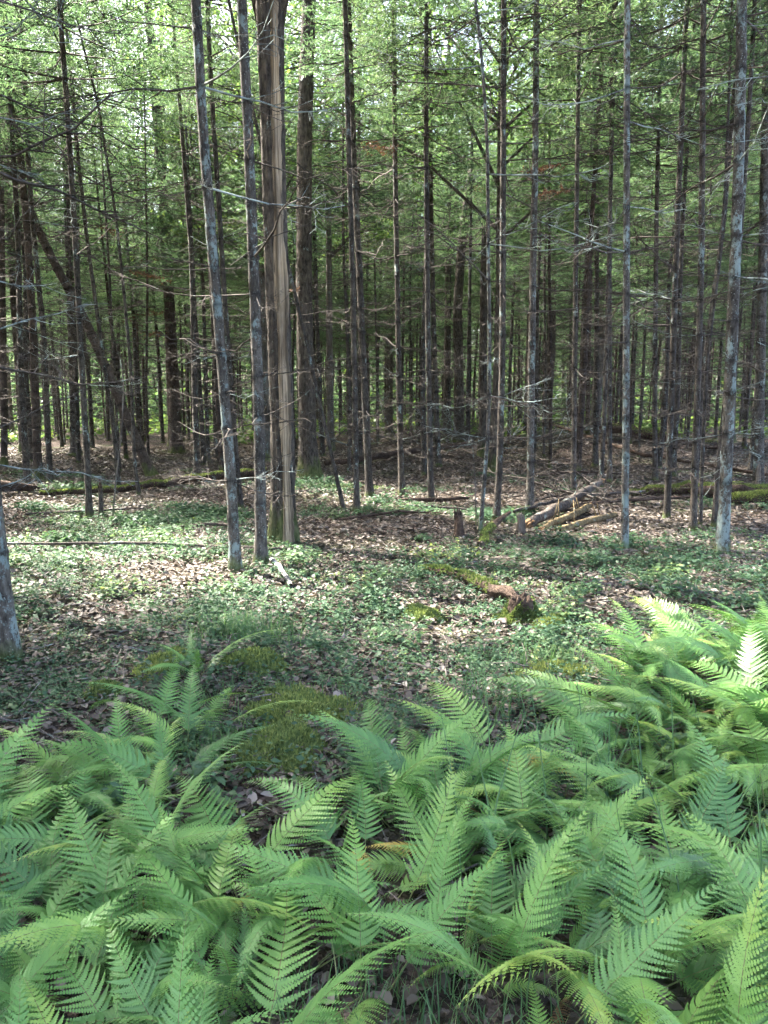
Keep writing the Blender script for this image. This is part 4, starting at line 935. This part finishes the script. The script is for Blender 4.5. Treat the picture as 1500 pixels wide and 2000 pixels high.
def stump(x, y, h, r0, label, mat, seed, moss=0.0, name='stump'):
    r = np.random.default_rng(seed); root = thing(name, (x, y, gz(x, y)), r.uniform(0, 6), label, 'stump')
    sides = 16; hh = np.linspace(-0.05, h, 9); th = np.linspace(0, 6.283, sides, endpoint=False)
    lob = 1 + 0.08 * np.sin(3 * th + 1)[None, :] + 0.25 * np.exp(-np.clip(hh, 0, None) / 0.08)[:, None] * (1 + 0.5 * np.sin(5 * th)[None, :])
    pts = np.stack([0.04 * hh, 0 * hh, hh], -1)
    mb = MB(); tube(mb, pts, np.linspace(r0, r0 * 0.8, 9), sides, 0.5, jitter=0.04, r=r, lobes=lob, caps=False)
    link('stem', mb.mesh('stem', mat), root)
    mb = MB()
    for q in range(22):
        a = r.uniform(0, 6.28); rr = r0 * 0.72 * math.sqrt(r.random()); p = pts[-1] + np.array([math.cos(a) * rr, math.sin(a) * rr, -0.05])
        tube(mb, [p, p + np.array([r.normal(0, .01), r.normal(0, .01), 0.05 + r.uniform(0.0, 0.35) * h])], [r0 * 0.28, r0 * 0.07], 5, 0.5)
    link('splintered_top', mb.mesh('splintered_top', M_ROT if mat is not M_WOOD else M_WOOD), root)
    if moss:
        mb = MB(); m = int(moss * 3500); f = r.uniform(0, 1, m) ** 1.3; a = r.uniform(0, 6.28, m)
        Nn = np.stack([np.cos(a), np.sin(a), 0.3 + 0 * a], -1); f = np.clip(f * (0.65 + 0.35 * np.sin(3 * a + seed)), 0, 1); R = r0 * np.interp(f, [0, 0.25, 1], [1.75, 1.15, 0.7]) * (1 + 0.15 * np.sin(5 * a))
        P = np.stack([np.cos(a) * R + 0.04 * f * h, np.sin(a) * R, f * h], -1)
        fuzz(mb, r, P, Nn, (0.012, 0.03), 0.008); link('moss', mb.mesh('moss', M_MOSS, smooth=False), root)['kind'] = 'stuff'
stump(0.86, 8.70, 0.26, 0.055, 'small dark splintered stump left of the bent wood piece', M_ROT, 70)
stump(1.66, 9.20, 0.20, 0.055, 'grey stub standing at the torn end of the broken log', M_WOOD, 71)
stump(1.02, 5.55, 0.16, 0.10, 'low yellow-mossed stump in front of the dark rotten log', M_ROT, 72, moss=1.2)
stump(6.72, 13.75, 0.38, 0.05, 'pale broken stub beside the thick grey spruce at the right edge', M_WOOD, 73)
stump(-1.72, 8.62, 0.22, 0.04, 'small dark stub left of the split trunk', M_ROT, 74)
stump(-4.05, 10.9, 0.40, 0.035, 'thin cut stub on the litter near the left mossy log', BARK['dark'], 75)

# the tangle of dead brush on the mound, every branch its own
def brush(x, y, n, spread, label, seed, up=0.9):
    r = np.random.default_rng(seed); root = thing('brush_pile', (x, y, gz(x, y)), 0, label, 'brush pile')
    for q in range(n):
        a = r.uniform(0, 6.28); rr = abs(r.normal(0, spread)); L = r.uniform(0.8, 2.2)
        px, py = rr * math.cos(a), rr * math.sin(a) * 0.6
        link('branch', (BRANCH_MESH, LBRANCH_MESH)[q % 4 == 0 and up > 0.5][int(r.integers(12))], root, (px, py, max(0.02, gz(x + px, y + py) - gz(x, y) + r.uniform(0.0, 0.45) * max(0.2, 1 - rr / spread / 2))),
             (r.normal(0, 0.6), -r.uniform(-0.1, up), r.uniform(0, 6.28)), (L, L, L * 1.3))
brush(0.95, 21.3, 46, 1.0, 'rusty tangle of dead branches heaped in the centre behind the clearing', 80)
brush(4.7, 22.4, 40, 1.4, 'low heap of dead sticks on the mound under the pale sunlit trunk', 81)
brush(2.8, 21.6, 34, 0.9, 'dark brush heap at the foot of the thick broken snag', 82)

brush(3.2, 11.6, 16, 0.8, 'loose dead branches tangled over the fallen logs right of the centre', 83, 0.15)

# ------------------------------------------------------------------ moss cushions
def cushion(x, y, rx, ry, h, label, seed, n=5000):
    r = np.random.default_rng(seed); mb = MB(); org = (x, y, gz(x, y))
    k, sides = 8, 22; V = []
    bl = 1 + 0.16 * np.sin(3 * np.linspace(0, 6.283, sides, endpoint=False) + r.uniform(0, 6)) + 0.10 * np.sin(5 * np.linspace(0, 6.283, sides, endpoint=False) + r.uniform(0, 6))
    th = np.linspace(0, 6.283, sides, endpoint=False)
    def surf(f, a, b):
        px = rx * f * b * np.cos(a); py = ry * f * b * np.sin(a)
        return np.stack([px, py, gh(x + px, y + py) - org[2] + h * np.clip(1 - f ** 2.2, 0, 1) * (1 + 0.25 * np.sin(9 * px / rx + seed) * np.sin(7 * py / ry)) - 0.012 - 0.03 * np.clip(f - 0.8, 0, 0.2) / 0.2 * (f <= 1.0)], -1)
    for f in np.linspace(0, 1, k): V.append(surf(np.full(sides, f), th, bl))
    V = np.concatenate(V)
    i = np.arange(k - 1)[:, None] * sides; j = np.arange(sides)[None, :]; j2 = (j + 1) % sides
    mb.add(V, None, np.stack([i + j, i + sides + j, i + sides + j2, i + j2], -1).reshape(-1, 4), 0.15)
    f = np.sqrt(r.random(n)) * 1.30; a = r.uniform(0, 6.283, n)
    ok = r.random(n) > np.clip((f - 0.70) / 0.55, 0, 1) + 0.35 * np.sin(6 * a + seed) * (f > 0.6); f, a = f[ok], a[ok]
    P = surf(f, a, np.interp(a, np.append(th, 6.284), np.append(bl, bl[0])))
    fuzz(mb, r, P, np.array([0, 0, 1.0])[None] + 0.5 * np.stack([np.cos(a) * f, np.sin(a) * f, 0 * a], -1), (0.010, 0.032), 0.006)
    o = link('moss_cushion', mb.mesh('moss_cushion', M_MOSS, smooth=False), None, org)
    tag(o, label, 'moss', 'moss cushions on the forest floor')
cushion(0.28, 5.75, 0.20, 0.22, 0.09, 'bright moss cushion left of the yellow-mossed stump', 90)
cushion(-0.42, 3.72, 0.36, 0.34, 0.06, 'broad light green moss cushion in the gap between the ferns', 91, 9000)
cushion(-0.46, 3.20, 0.24, 0.30, 0.07, 'yellowish moss cushion at the bottom of the gap between the ferns', 92, 8000)
cushion(-1.28, 4.28, 0.20, 0.16, 0.09, 'yellow moss hump left of the lone fern', 93)
cushion(-1.55, 4.05, 0.13, 0.11, 0.06, 'small round moss cushion at the edge of the left ferns', 94, 3500)
cushion(0.98, 4.25, 0.30, 0.22, 0.05, 'yellow moss patch between the centre ferns and the right ferns', 95, 6500)
cushion(1.22, 5.35, 0.16, 0.16, 0.06, 'moss cushion just right of the yellow-mossed stump', 96, 4000)
cushion(-0.72, 4.22, 0.22, 0.16, 0.08, 'moss hump right of the lone fern', 97, 4000)

# ------------------------------------------------------------------ ferns
def frond_mesh(seed, L=0.70, W=0.105, e0=1.25, e1=-0.35, stipe=0.22, pairs=23, mat=None, curl=0.0):
    r = np.random.default_rng(seed); mb = MB()
    k = 40; s = np.linspace(0, 1, k)
    el = e0 + (e1 - e0) * s ** 1.15
    sw = r.normal(0, 0.22) * s ** 1.5
    d = np.stack([np.cos(el) * np.cos(sw), np.cos(el) * np.sin(sw), np.sin(el)], -1)
    C = np.concatenate([[[0, 0, 0]], np.cumsum((d[1:] + d[:-1]) / 2, 0) * L / (k - 1)])
    tube(mb, C, np.interp(s, [0, 0.2, 1], [0.0032, 0.0024, 0.0007]), 4, 0.4, caps=False, mi=1)
    roll = r.normal(0, 0.25)
    for i in range(pairs):
        t = (i + 0.3) / pairs; f = stipe + (1 - stipe) * t
        p = np.array([np.interp(f, s, C[:, c]) for c in range(3)]); tg = norm(np.array([np.interp(f, s, d[:, c]) for c in range(3)]))
        lat0 = norm(np.cross([0, 0, 1.0], tg)); nr = np.cross(tg, lat0)
        lat0 = lat0 * math.cos(roll) + nr * math.sin(roll); nr = np.cross(tg, lat0)
        lp = W * min(1.0, 0.72 + 1.5 * t) * (1 - t) ** 1.08 + 0.0035
        gap = L * (1 - stipe) / pairs
        for sd in (-1, 1):
            q = max(3, int(round(lp / 0.0085)))
            ang = 1.22 - 0.50 * t + r.normal(0, 0.05)
            dv = norm(sd * lat0 * math.sin(ang) + tg * math.cos(ang))
            droop = 0.22 + 0.16 * r.random() + curl
            l = lp * r.uniform(0.92, 1.06); hw = min(gap * 0.52, 0.24 * lp + 0.0025)
            u = (np.arange(q) - 0.25) / q
            Pm = p + dv * (l * u)[:, None] - nr * (droop * l * u ** 2)[:, None] + tg * (0.26 * l * np.clip(u, 0, 1) ** 2)[:, None]
            tw = sd * (0.14 + r.normal(0, 0.12)); across = norm(np.cross(nr, dv)); across = across * math.cos(tw) + nr * math.sin(tw)
            wl = hw * np.clip(1.04 - u, 0.08, 1) ** 0.80 
            st = l / q
            tint = np.clip(0.40 + 0.20 * t + r.normal(0, 0.045), 0, 1)
            for ac in (-1, 1):
                A = Pm - dv * st * 0.10
                B = Pm + ac * across * (wl * 0.82)[:, None] + dv * st * 0.02 + nr * (0.12 * wl)[:, None]
                T = Pm + ac * across * wl[:, None] + dv * st * 0.72 + nr * (0.02 * wl)[:, None]
                N = Pm + ac * across * (wl * 0.60)[:, None] + dv * st * 0.84 + nr * (0.10 * wl)[:, None]
                D = Pm + dv * st * 1.02
                V = np.stack([A, B, T, N, D], 1).reshape(-1, 3); ii = np.arange(q)[:, None] * 5
                mb.add(V, np.concatenate([ii + [0, 1, 3], ii + [1, 2, 3], ii + [0, 3, 4]]), None, tint, 0)
            e = Pm[-1]
            mb.add(np.stack([e + across * wl[-1] * 0.6, e - across * wl[-1] * 0.6, e + (dv + 0.4 * tg) * st * 2.6 - nr * droop * st * 2]), [(0, 1, 2)], None, tint, 0)
    return mb.mesh('frond', [mat or M_FERN, M_STEM], smooth=False)

FRONDS = [frond_mesh(300, 0.78, 0.130, 0.95, -0.30), frond_mesh(301, 0.84, 0.138, 0.85, -0.45), frond_mesh(302, 0.72, 0.120, 1.05, 0.0), frond_mesh(303, 0.76, 0.128, 0.95, -0.15, pairs=25),
          frond_mesh(304, 0.66, 0.122, 0.75, -0.30, pairs=20), frond_mesh(305, 0.88, 0.140, 1.02, -0.70, pairs=25), frond_mesh(306, 0.62, 0.104, 1.15, 0.30, pairs=20), frond_mesh(307, 0.74, 0.130, 0.80, -0.25),
          frond_mesh(308, 0.80, 0.122, 1.10, -0.05, pairs=24), frond_mesh(309, 0.70, 0.114, 0.90, -0.80), frond_mesh(310, 0.82, 0.132, 0.70, -0.15, pairs=24), frond_mesh(311, 0.74, 0.118, 0.90, -0.55, curl=0.2)]
FROND_Y2 = frond_mesh(321, 0.66, 0.10, 0.95, -0.5, mat=M_FERNY); FROND_B = frond_mesh(322, 0.55, 0.07, 0.7, -0.9, mat=M_FERNB, curl=0.6)
FROND_Y = frond_mesh(320, 0.50, 0.07, 1.2, -0.9, mat=M_FERNY, curl=0.3)

def fern(x, y, n, size, rz, label, seed, group='ferns filling the foreground', lean=None, pick=None, spread=6.283):
    r = np.random.default_rng(seed)
    root = thing('fern', (x, y, gz(x, y) - 0.01), 0, label, 'fern', group)
    for q in range(n):
        a = rz + q * spread / n + r.normal(0, 0.3)
        if lean is not None: a = math.atan2(math.sin(a) + lean[1], math.cos(a) + lean[0])
        s = size * r.choice([r.uniform(0.42, 0.7), r.uniform(0.75, 1.15), r.uniform(0.85, 1.15)])
        me = FRONDS[pick[q % len(pick)] if pick else int(r.integers(12))]
        if label.startswith(('fern', 'second', 'third')) and r.random() < 0.055: me = FROND_Y2 if r.random() < 0.45 else FROND_B; s *= 0.75
        link('frond', me, root, (r.normal(0, 0.025), r.normal(0, 0.025), 0), (r.normal(0, 0.22), r.normal(0.0, 0.16), a), (s, s, s))
    return root

# hero ferns, each one to be told apart in the photograph
fern(-1.02, 4.05, 6, 0.80, 1.9, 'lone fern standing by itself on the moss hump above the left ferns', 400, lean=(0.1, 0.2), pick=[8, 2, 3, 6, 0, 7])
fern(-0.86, 3.48, 3, 0.72, 1.7, 'small upright fern at the edge of the gap with one frond bowing right over moss', 401, lean=(0.15, 0.45))
fern(-1.12, 3.52, 3, 0.74, 1.6, 'narrow upright fern with stacked bright leaflets left of the gap', 402, lean=(0.0, 0.7))
fern(0.0, 2.72, 5, 0.80, 1.4, 'tall upright fern on the right side of the mossy gap', 403, lean=(-0.15, 0.6), pick=[2, 8, 6, 3, 8])
fern(0.48, 3.05, 5, 0.95, 1.2, 'fern rising above the grass blades in the middle', 404, lean=(0.1, 0.5))
fern(0.58, 1.75, 5, 0.88, -0.9, 'large fern with a long frond arching down to the lower right corner', 405, lean=(0.7, -0.4), pick=[5, 1, 0, 5, 9])
fern(-0.30, 1.50, 5, 0.80, -1.2, 'fern at the bottom edge with fronds fanning toward the viewer left of the centre', 406, lean=(0.2, -0.6), pick=[1, 5, 0])
fern(-0.45, 2.20, 6, 0.92, 2.4, 'large fern with long fronds sweeping up to the left', 407, lean=(-0.7, 0.3), pick=[5, 1, 7, 0])
fern(0.32, 1.42, 3, 0.72, -0.2, 'small pale fern arching over dark bare soil at the bottom', 408, lean=(0.5, -0.1))
fern(2.05, 3.85, 7, 1.02, 0.5, 'tallest fern of the big clump at the right edge, frond tip above the rest', 409, lean=(-0.1, 0.35), pick=[8, 2, 6, 3])
fy = fern(-0.10, 2.40, 2, 0.7, -1.3, 'small fern with a yellowed drooping frond beside the gap', 410)
link('frond', FROND_Y, fy, (0, 0, 0.05), (0, 0.3, -1.5), 0.8)
fern(-1.02, 1.62, 3, 0.75, -0.5, 'pale yellow-green fern drooping in the shade at lower left', 411, lean=(0.6, -0.3))

r = np.random.default_rng(55)
fp = [(-1.05, 4.15), (-0.86, 3.48), (-1.12, 3.52)]
def fern_ok(x, y):
    lim = 0.56 * y + 0.75
    if abs(x) > lim: return None
    if ((x + 0.40) / 0.40) ** 2 + ((y - 3.15) / 0.92) ** 2 < 1: return None          # mossy gap
    if ((x - 0.08) / 0.27) ** 2 + ((y - 1.50) / 0.26) ** 2 < 1 or ((x - 0.25) / 0.2) ** 2 + ((y - 1.25) / 0.2) ** 2 < 1: return None
    if x < -0.75 and y < 3.05 + 0.22 * math.sin(5 * x): return 'left'
    if -0.75 <= x <= 0.95 and y < 2.72 + 0.35 * max(0.0, x) + 0.15 * math.sin(6 * x): return 'centre'
    if x > 0.95 and y < 2.9 + 1.55 * min(1.0, (x - 0.90) / 0.65) + 0.15 * math.sin(7 * x): return 'right'
    return None
LAB = {'left': 'leafy fern in the dense bank at the left edge', 'centre': 'leafy fern in the dense bed across the middle foreground', 'right': 'leafy fern in the tall dense clump on the right',
       'front': 'leafy fern in the bed along the bottom edge'}
HERO = [('lone fern', -1.02, 4.05), ('bowing gap fern', -0.86, 3.48), ('narrow upright fern', -1.12, 3.52), ('tall fern by the gap', -0.05, 2.8), ('fern above the grass blades', 0.48, 3.05),
        ('long-arching fern', 0.58, 1.75), ('fanning fern at the bottom', -0.30, 1.5), ('left-sweeping fern', -0.45, 2.2), ('small pale arching fern', 0.32, 1.42), ('tallest right-hand fern', 2.05, 3.85),
        ('fern with the yellowed frond', -0.22, 2.55), ('pale drooping fern', -1.02, 1.62), ('broad right-hand fern', 1.75, 2.95), ('left-edge leafy fern', -1.55, 2.35)]
fern(1.75, 2.95, 6, 1.05, 0.8, 'broad fern in the middle of the right clump', 412); fern(-1.55, 2.35, 6, 1.0, 0.4, 'leafy fern at the left picture edge', 413, lean=(0.2, 0.2)); fp += [(1.75, 2.95), (-1.55, 2.35)]
seen_labels = {}
def near_hero(x, y, zone):
    nm, hx, hy = min(HERO, key=lambda h: (h[1] - x) ** 2 + (h[2] - y) ** 2); dx, dy = x - hx, y - hy
    side = ('right of' if dx > 0 else 'left of') if abs(dx) > abs(dy) else ('behind' if dy > 0 else 'in front of')
    lab = f'fern {"close" if math.hypot(dx, dy) < 0.34 else "farther"} {side} the {nm}'.replace('farther left', 'farther to the left').replace('farther right', 'farther to the right').replace('close left', 'close to the left').replace('close right', 'close to the right')
    q = seen_labels[lab] = seen_labels.get(lab, 0) + 1
    return lab if q == 1 else ('second ', 'third ', 'fourth ', 'fifth ', 'sixth ', 'seventh ', 'eighth ', 'ninth ', 'tenth ')[min(q - 2, 8)] + lab
nf = 0
for k in range(9000):
    y = r.uniform(1.22, 4.6); x = r.uniform(-2.6, 2.6)
    z = fern_ok(x, y)
    if z is None or any((x - a) ** 2 + (y - b) ** 2 < 0.172 ** 2 for a, b in fp): continue
    fp.append((x, y)); nf += 1
    if y < 1.75: z = 'front'
    lean = {'left': (-0.65, 0.40), 'centre': (-0.25, 0.35) if x < 0.2 else (0.35, 0.15), 'right': (-0.45, 0.05) if y > 2.9 else (0.35, -0.25), 'front': (-0.5, 0.1) if x < -0.2 else (0.55, -0.35)}[z]
    fern(x, y, int(r.integers(5, 9)), r.uniform(0.58, 0.86) * (1.08 if z == 'right' else 1.0), r.uniform(0, 6.28), near_hero(x, y, z), 2000 + k, lean=lean)
print('ferns', nf)

# ------------------------------------------------------------------ herbs, grass, litter: what nobody could count
def noise2(x, y, seed, sc):
    rr = np.random.default_rng(seed); v = 0
    for i in range(6):
        a, b, p = rr.uniform(-1, 1), rr.uniform(-1, 1), rr.uniform(0, 6.28); v = v + np.sin(sc * (1 + 0.5 * i) * (a * x + b * y) + p) / (1 + 0.4 * i)
    return v

def herbs():
    r = np.random.default_rng(91); mb = MB()
    C = 4100
    cy = 2.6 + 14.5 * r.random(C) ** 1.3; cx = r.uniform(-1, 1, C) * (0.54 * cy + 1.0)
    band = np.interp(cy, [2.3, 4, 6.5, 8.6, 10, 12.5, 17], [0.4, 0.9, 1.0, 0.5, -0.1, -0.5, -0.8]) + np.where((cy > 6.6) & (cy < 10) & (cx > 1.8), -0.4, 0) + np.where((cx < -1.2) & (cy > 8) & (cy < 9.5), 0.2, 0)
    dens = noise2(cx, cy, 3, 1.5) * 0.5 + 0.45 * r.standard_normal(C)
    ok = dens + band > 0.25; cx, cy = cx[ok], cy[ok]; C = len(cx)
    sp = r.uniform(0.06, 0.26, C) * np.interp(cy, [3, 12], [0.8, 1.6]); cnt = (r.uniform(4, 30, C) * (sp / 0.16) ** 1.2).astype(int) + 1
    kindc = r.choice(3, C, p=[0.64, 0.28, 0.08])
    I = np.repeat(np.arange(C), cnt); m = len(I)
    x = cx[I] + r.standard_normal(m) * sp[I] * 0.6; y = cy[I] + r.standard_normal(m) * sp[I] * 0.6
    gap = ((x + 0.42) / 0.30) ** 2 + ((y - 3.35) / 0.75) ** 2 < 1
    sunny = (((x + 1.95) / 0.65) ** 2 + ((y - 6.85) / 0.55) ** 2 < 1) | (((x - 0.9) / 1.1) ** 2 + ((y - 12) / 0.8) ** 2 < 1) | (((x - 0.7) / 0.5) ** 2 + ((y - 5.3) / 0.35) ** 2 < 1)
    keep = ~(gap & (r.random(m) < 0.8)) & (y > 2.2) & ~(sunny & (r.random(m) < 0.85)); x, y, I = x[keep], y[keep], I[keep]; m = len(x)
    hgt = r.uniform(0.5, 1.1, m) * np.array([0.04, 0.085, 0.15])[kindc[I]]
    lsize = np.array([0.65, 1.0, 1.5])[kindc[I]]; ctint = np.clip(0.42 + 0.20 * r.standard_normal(C), 0, 1)[I]
    nl = 7
    P = np.repeat(np.stack([x, y, gh(x, y)], -1), nl, 0)
    f = np.tile(np.linspace(0.35, 1.0, nl), m) * np.repeat(hgt, nl)
    a = r.uniform(0, 6.283, m * nl); tilt = np.repeat(r.normal(0, 0.25, (m, 2)), nl, 0) * f[:, None]
    P[:, 2] += f; P[:, :2] += tilt + 0.012 * np.stack([np.cos(a), np.sin(a)], -1)
    d = np.stack([np.cos(a), np.sin(a), r.normal(0.15, 0.30, m * nl)], -1); d = norm(d)
    up = norm(np.array([0, 0, 1.0]) + 0.35 * r.standard_normal((m * nl, 3))); sd = norm(np.cross(d, up))
    big = np.repeat(lsize * r.uniform(0.75, 1.25, m), nl)[:, None]
    L = 0.027 * big * r.uniform(0.7, 1.3, (m * nl, 1)) * np.interp(P[:, 1], [3, 12], [0.85, 1.5])[:, None]; W = L * r.uniform(0.26, 0.36, (m * nl, 1))
    V = np.stack([P, P + d * L * 0.45 + sd * W, P + d * L - up * L * 0.15, P + d * L * 0.45 - sd * W], 1).reshape(-1, 3)
    i = np.arange(m * nl)[:, None] * 4
    tint = np.clip(np.repeat(ctint + 0.10 * r.standard_normal(m), nl) + 0.08 * r.standard_normal(m * nl), 0, 1)
    mb.add(V, np.concatenate([i + [0, 1, 2], i + [0, 2, 3]]), None, np.repeat(tint, 4))
    o = link('low_herbs', mb.mesh('low_herbs', M_HERB, smooth=False)); print('herbs', m)
    tag(o, 'low carpet of small blue-green herbs and seedlings on the forest floor', None, None, 'stuff')
herbs()

def litter():
    r = np.random.default_rng(92); mb = MB()
    n = 150000
    y = 1.2 + 24 * r.random(n) ** 1.5; x = r.uniform(-1, 1, n) * (0.55 * y + 1.1)
    keep = r.random(n) < np.interp(y, [1, 2.2, 3, 7, 25], [0.04, 0.12, 0.6, 1, 1]); x, y = x[keep], y[keep]; m = len(x)
    P = np.stack([x, y, gh(x, y) + r.uniform(0.004, 0.03, m)], -1)
    a = r.uniform(0, 6.283, m); d = norm(np.stack([np.cos(a), np.sin(a), r.normal(0, 0.22, m)], -1))
    up = norm(np.array([0, 0, 1.0]) + 0.28 * r.standard_normal((m, 3))); sd = norm(np.cross(d, up)); up = np.cross(sd, d)
    L = r.uniform(0.026, 0.074, (m, 1)) * np.interp(y, [2, 20], [0.85, 1.45])[:, None]; W = L * r.uniform(0.22, 0.34, (m, 1)); cu = L * r.uniform(-0.10, 0.30, (m, 1))
    V = np.stack([P, P + d * L * .35 + sd * W + up * cu, P + d * L * .75 + sd * W * .8 + up * cu, P + d * L + up * cu * 0.4, P + d * L * .75 - sd * W * .8 + up * cu, P + d * L * .35 - sd * W + up * cu, P + d * L * 0.5], 1).reshape(-1, 3)
    i = np.arange(m)[:, None] * 7
    T = np.concatenate([i + [0, 1, 6], i + [1, 2, 6], i + [2, 3, 6], i + [3, 4, 6], i + [4, 5, 6], i + [5, 0, 6]])
    tint = np.clip(r.beta(1.6, 1.9, m), 0, 1)
    mb.add(V, T, None, np.repeat(tint, 7))
    o = link('leaf_litter', mb.mesh('leaf_litter', M_LITTER, smooth=False)); print('litter', m)
    tag(o, 'dry brown and pinkish fallen leaves strewn over the forest floor', None, None, 'stuff')
litter()

def twig_litter():
    r = np.random.default_rng(94); mb = MB()
    for q in range(1500):
        y = 2.2 + 20 * r.random() ** 1.3; x = r.uniform(-1, 1) * (0.54 * y + 0.3); a = r.uniform(0, 6.28); L = r.uniform(0.10, 0.55)
        z = gz(x, y) + 0.03; p = np.array([x, y, z]); e = p + L * np.array([math.cos(a), math.sin(a), r.normal(0.03, 0.07)])
        tube(mb, [p, (p + e) / 2 + r.normal(0, 0.02, 3), e], [0.005, 0.004, 0.002], 3, r.uniform(0.2, 0.6), caps=False)
    o = link('twig_litter', mb.mesh('twig_litter', M_LBRANCH2)); tag(o, 'fallen twigs scattered over the leaf litter', None, None, 'stuff')
M_LBRANCH2 = bark_mat('fallen_twig_bark', (0.06, 0.05, 0.042), (0.22, 0.19, 0.165), lichen=0.3, ridge=(30, 30, 30), bump=0.002)
twig_litter()

def grass():
    r = np.random.default_rng(93); mb = MB()
    spots = [(-1.0, 4.95, 0.26, 260, 0.24), (-0.75, 4.75, 0.22, 120, 0.24), (0.50, 3.6, 0.22, 70, 0.38), (1.0, 4.45, 0.3, 120, 0.2), (-0.95, 3.75, 0.3, 220, 0.12), (-0.75, 3.3, 0.22, 160, 0.13), (0.08, 1.55, 0.45, 700, 0.13), (-0.6, 1.4, 0.3, 160, 0.12), (0.9, 2.9, 0.5, 40, 0.5), (-0.25, 3.9, 0.4, 160, 0.10), (0.45, 2.4, 0.5, 30, 0.6), (1.15, 1.9, 0.4, 26, 0.6)]
    for cx, cy, sp, n, ln in spots:
        for q in range(n):
            x, y = cx + r.normal(0, sp * 0.5), cy + r.normal(0, sp * 0.5); a = r.uniform(0, 6.28); L = ln * r.uniform(0.6, 1.2); lean = r.uniform(0.15, 0.7)
            s = np.linspace(0, 1, 4); out = np.stack([np.cos(a) * lean * L * s ** 1.7, np.sin(a) * lean * L * s ** 1.7, L * (s - 0.35 * lean * s ** 2)], -1) + np.array([x, y, gz(x, y)])
            sd = np.array([-math.sin(a), math.cos(a), 0]) * 0.0022 * (1 + ln)
            w = np.array([1, 0.85, 0.55, 0.08])[:, None]
            V = np.stack([out - sd * w, out + sd * w], 1).reshape(-1, 3)
            mb.add(V, None, [(0, 1, 3, 2), (2, 3, 5, 4), (4, 5, 7, 6)], float(np.clip(r.beta(2, 3), 0, 1)))
    o = link('grass', mb.mesh('grass', M_GRASS)); tag(o, 'thin tufts of wood grass between the ferns and herbs', None, None, 'stuff')
grass()
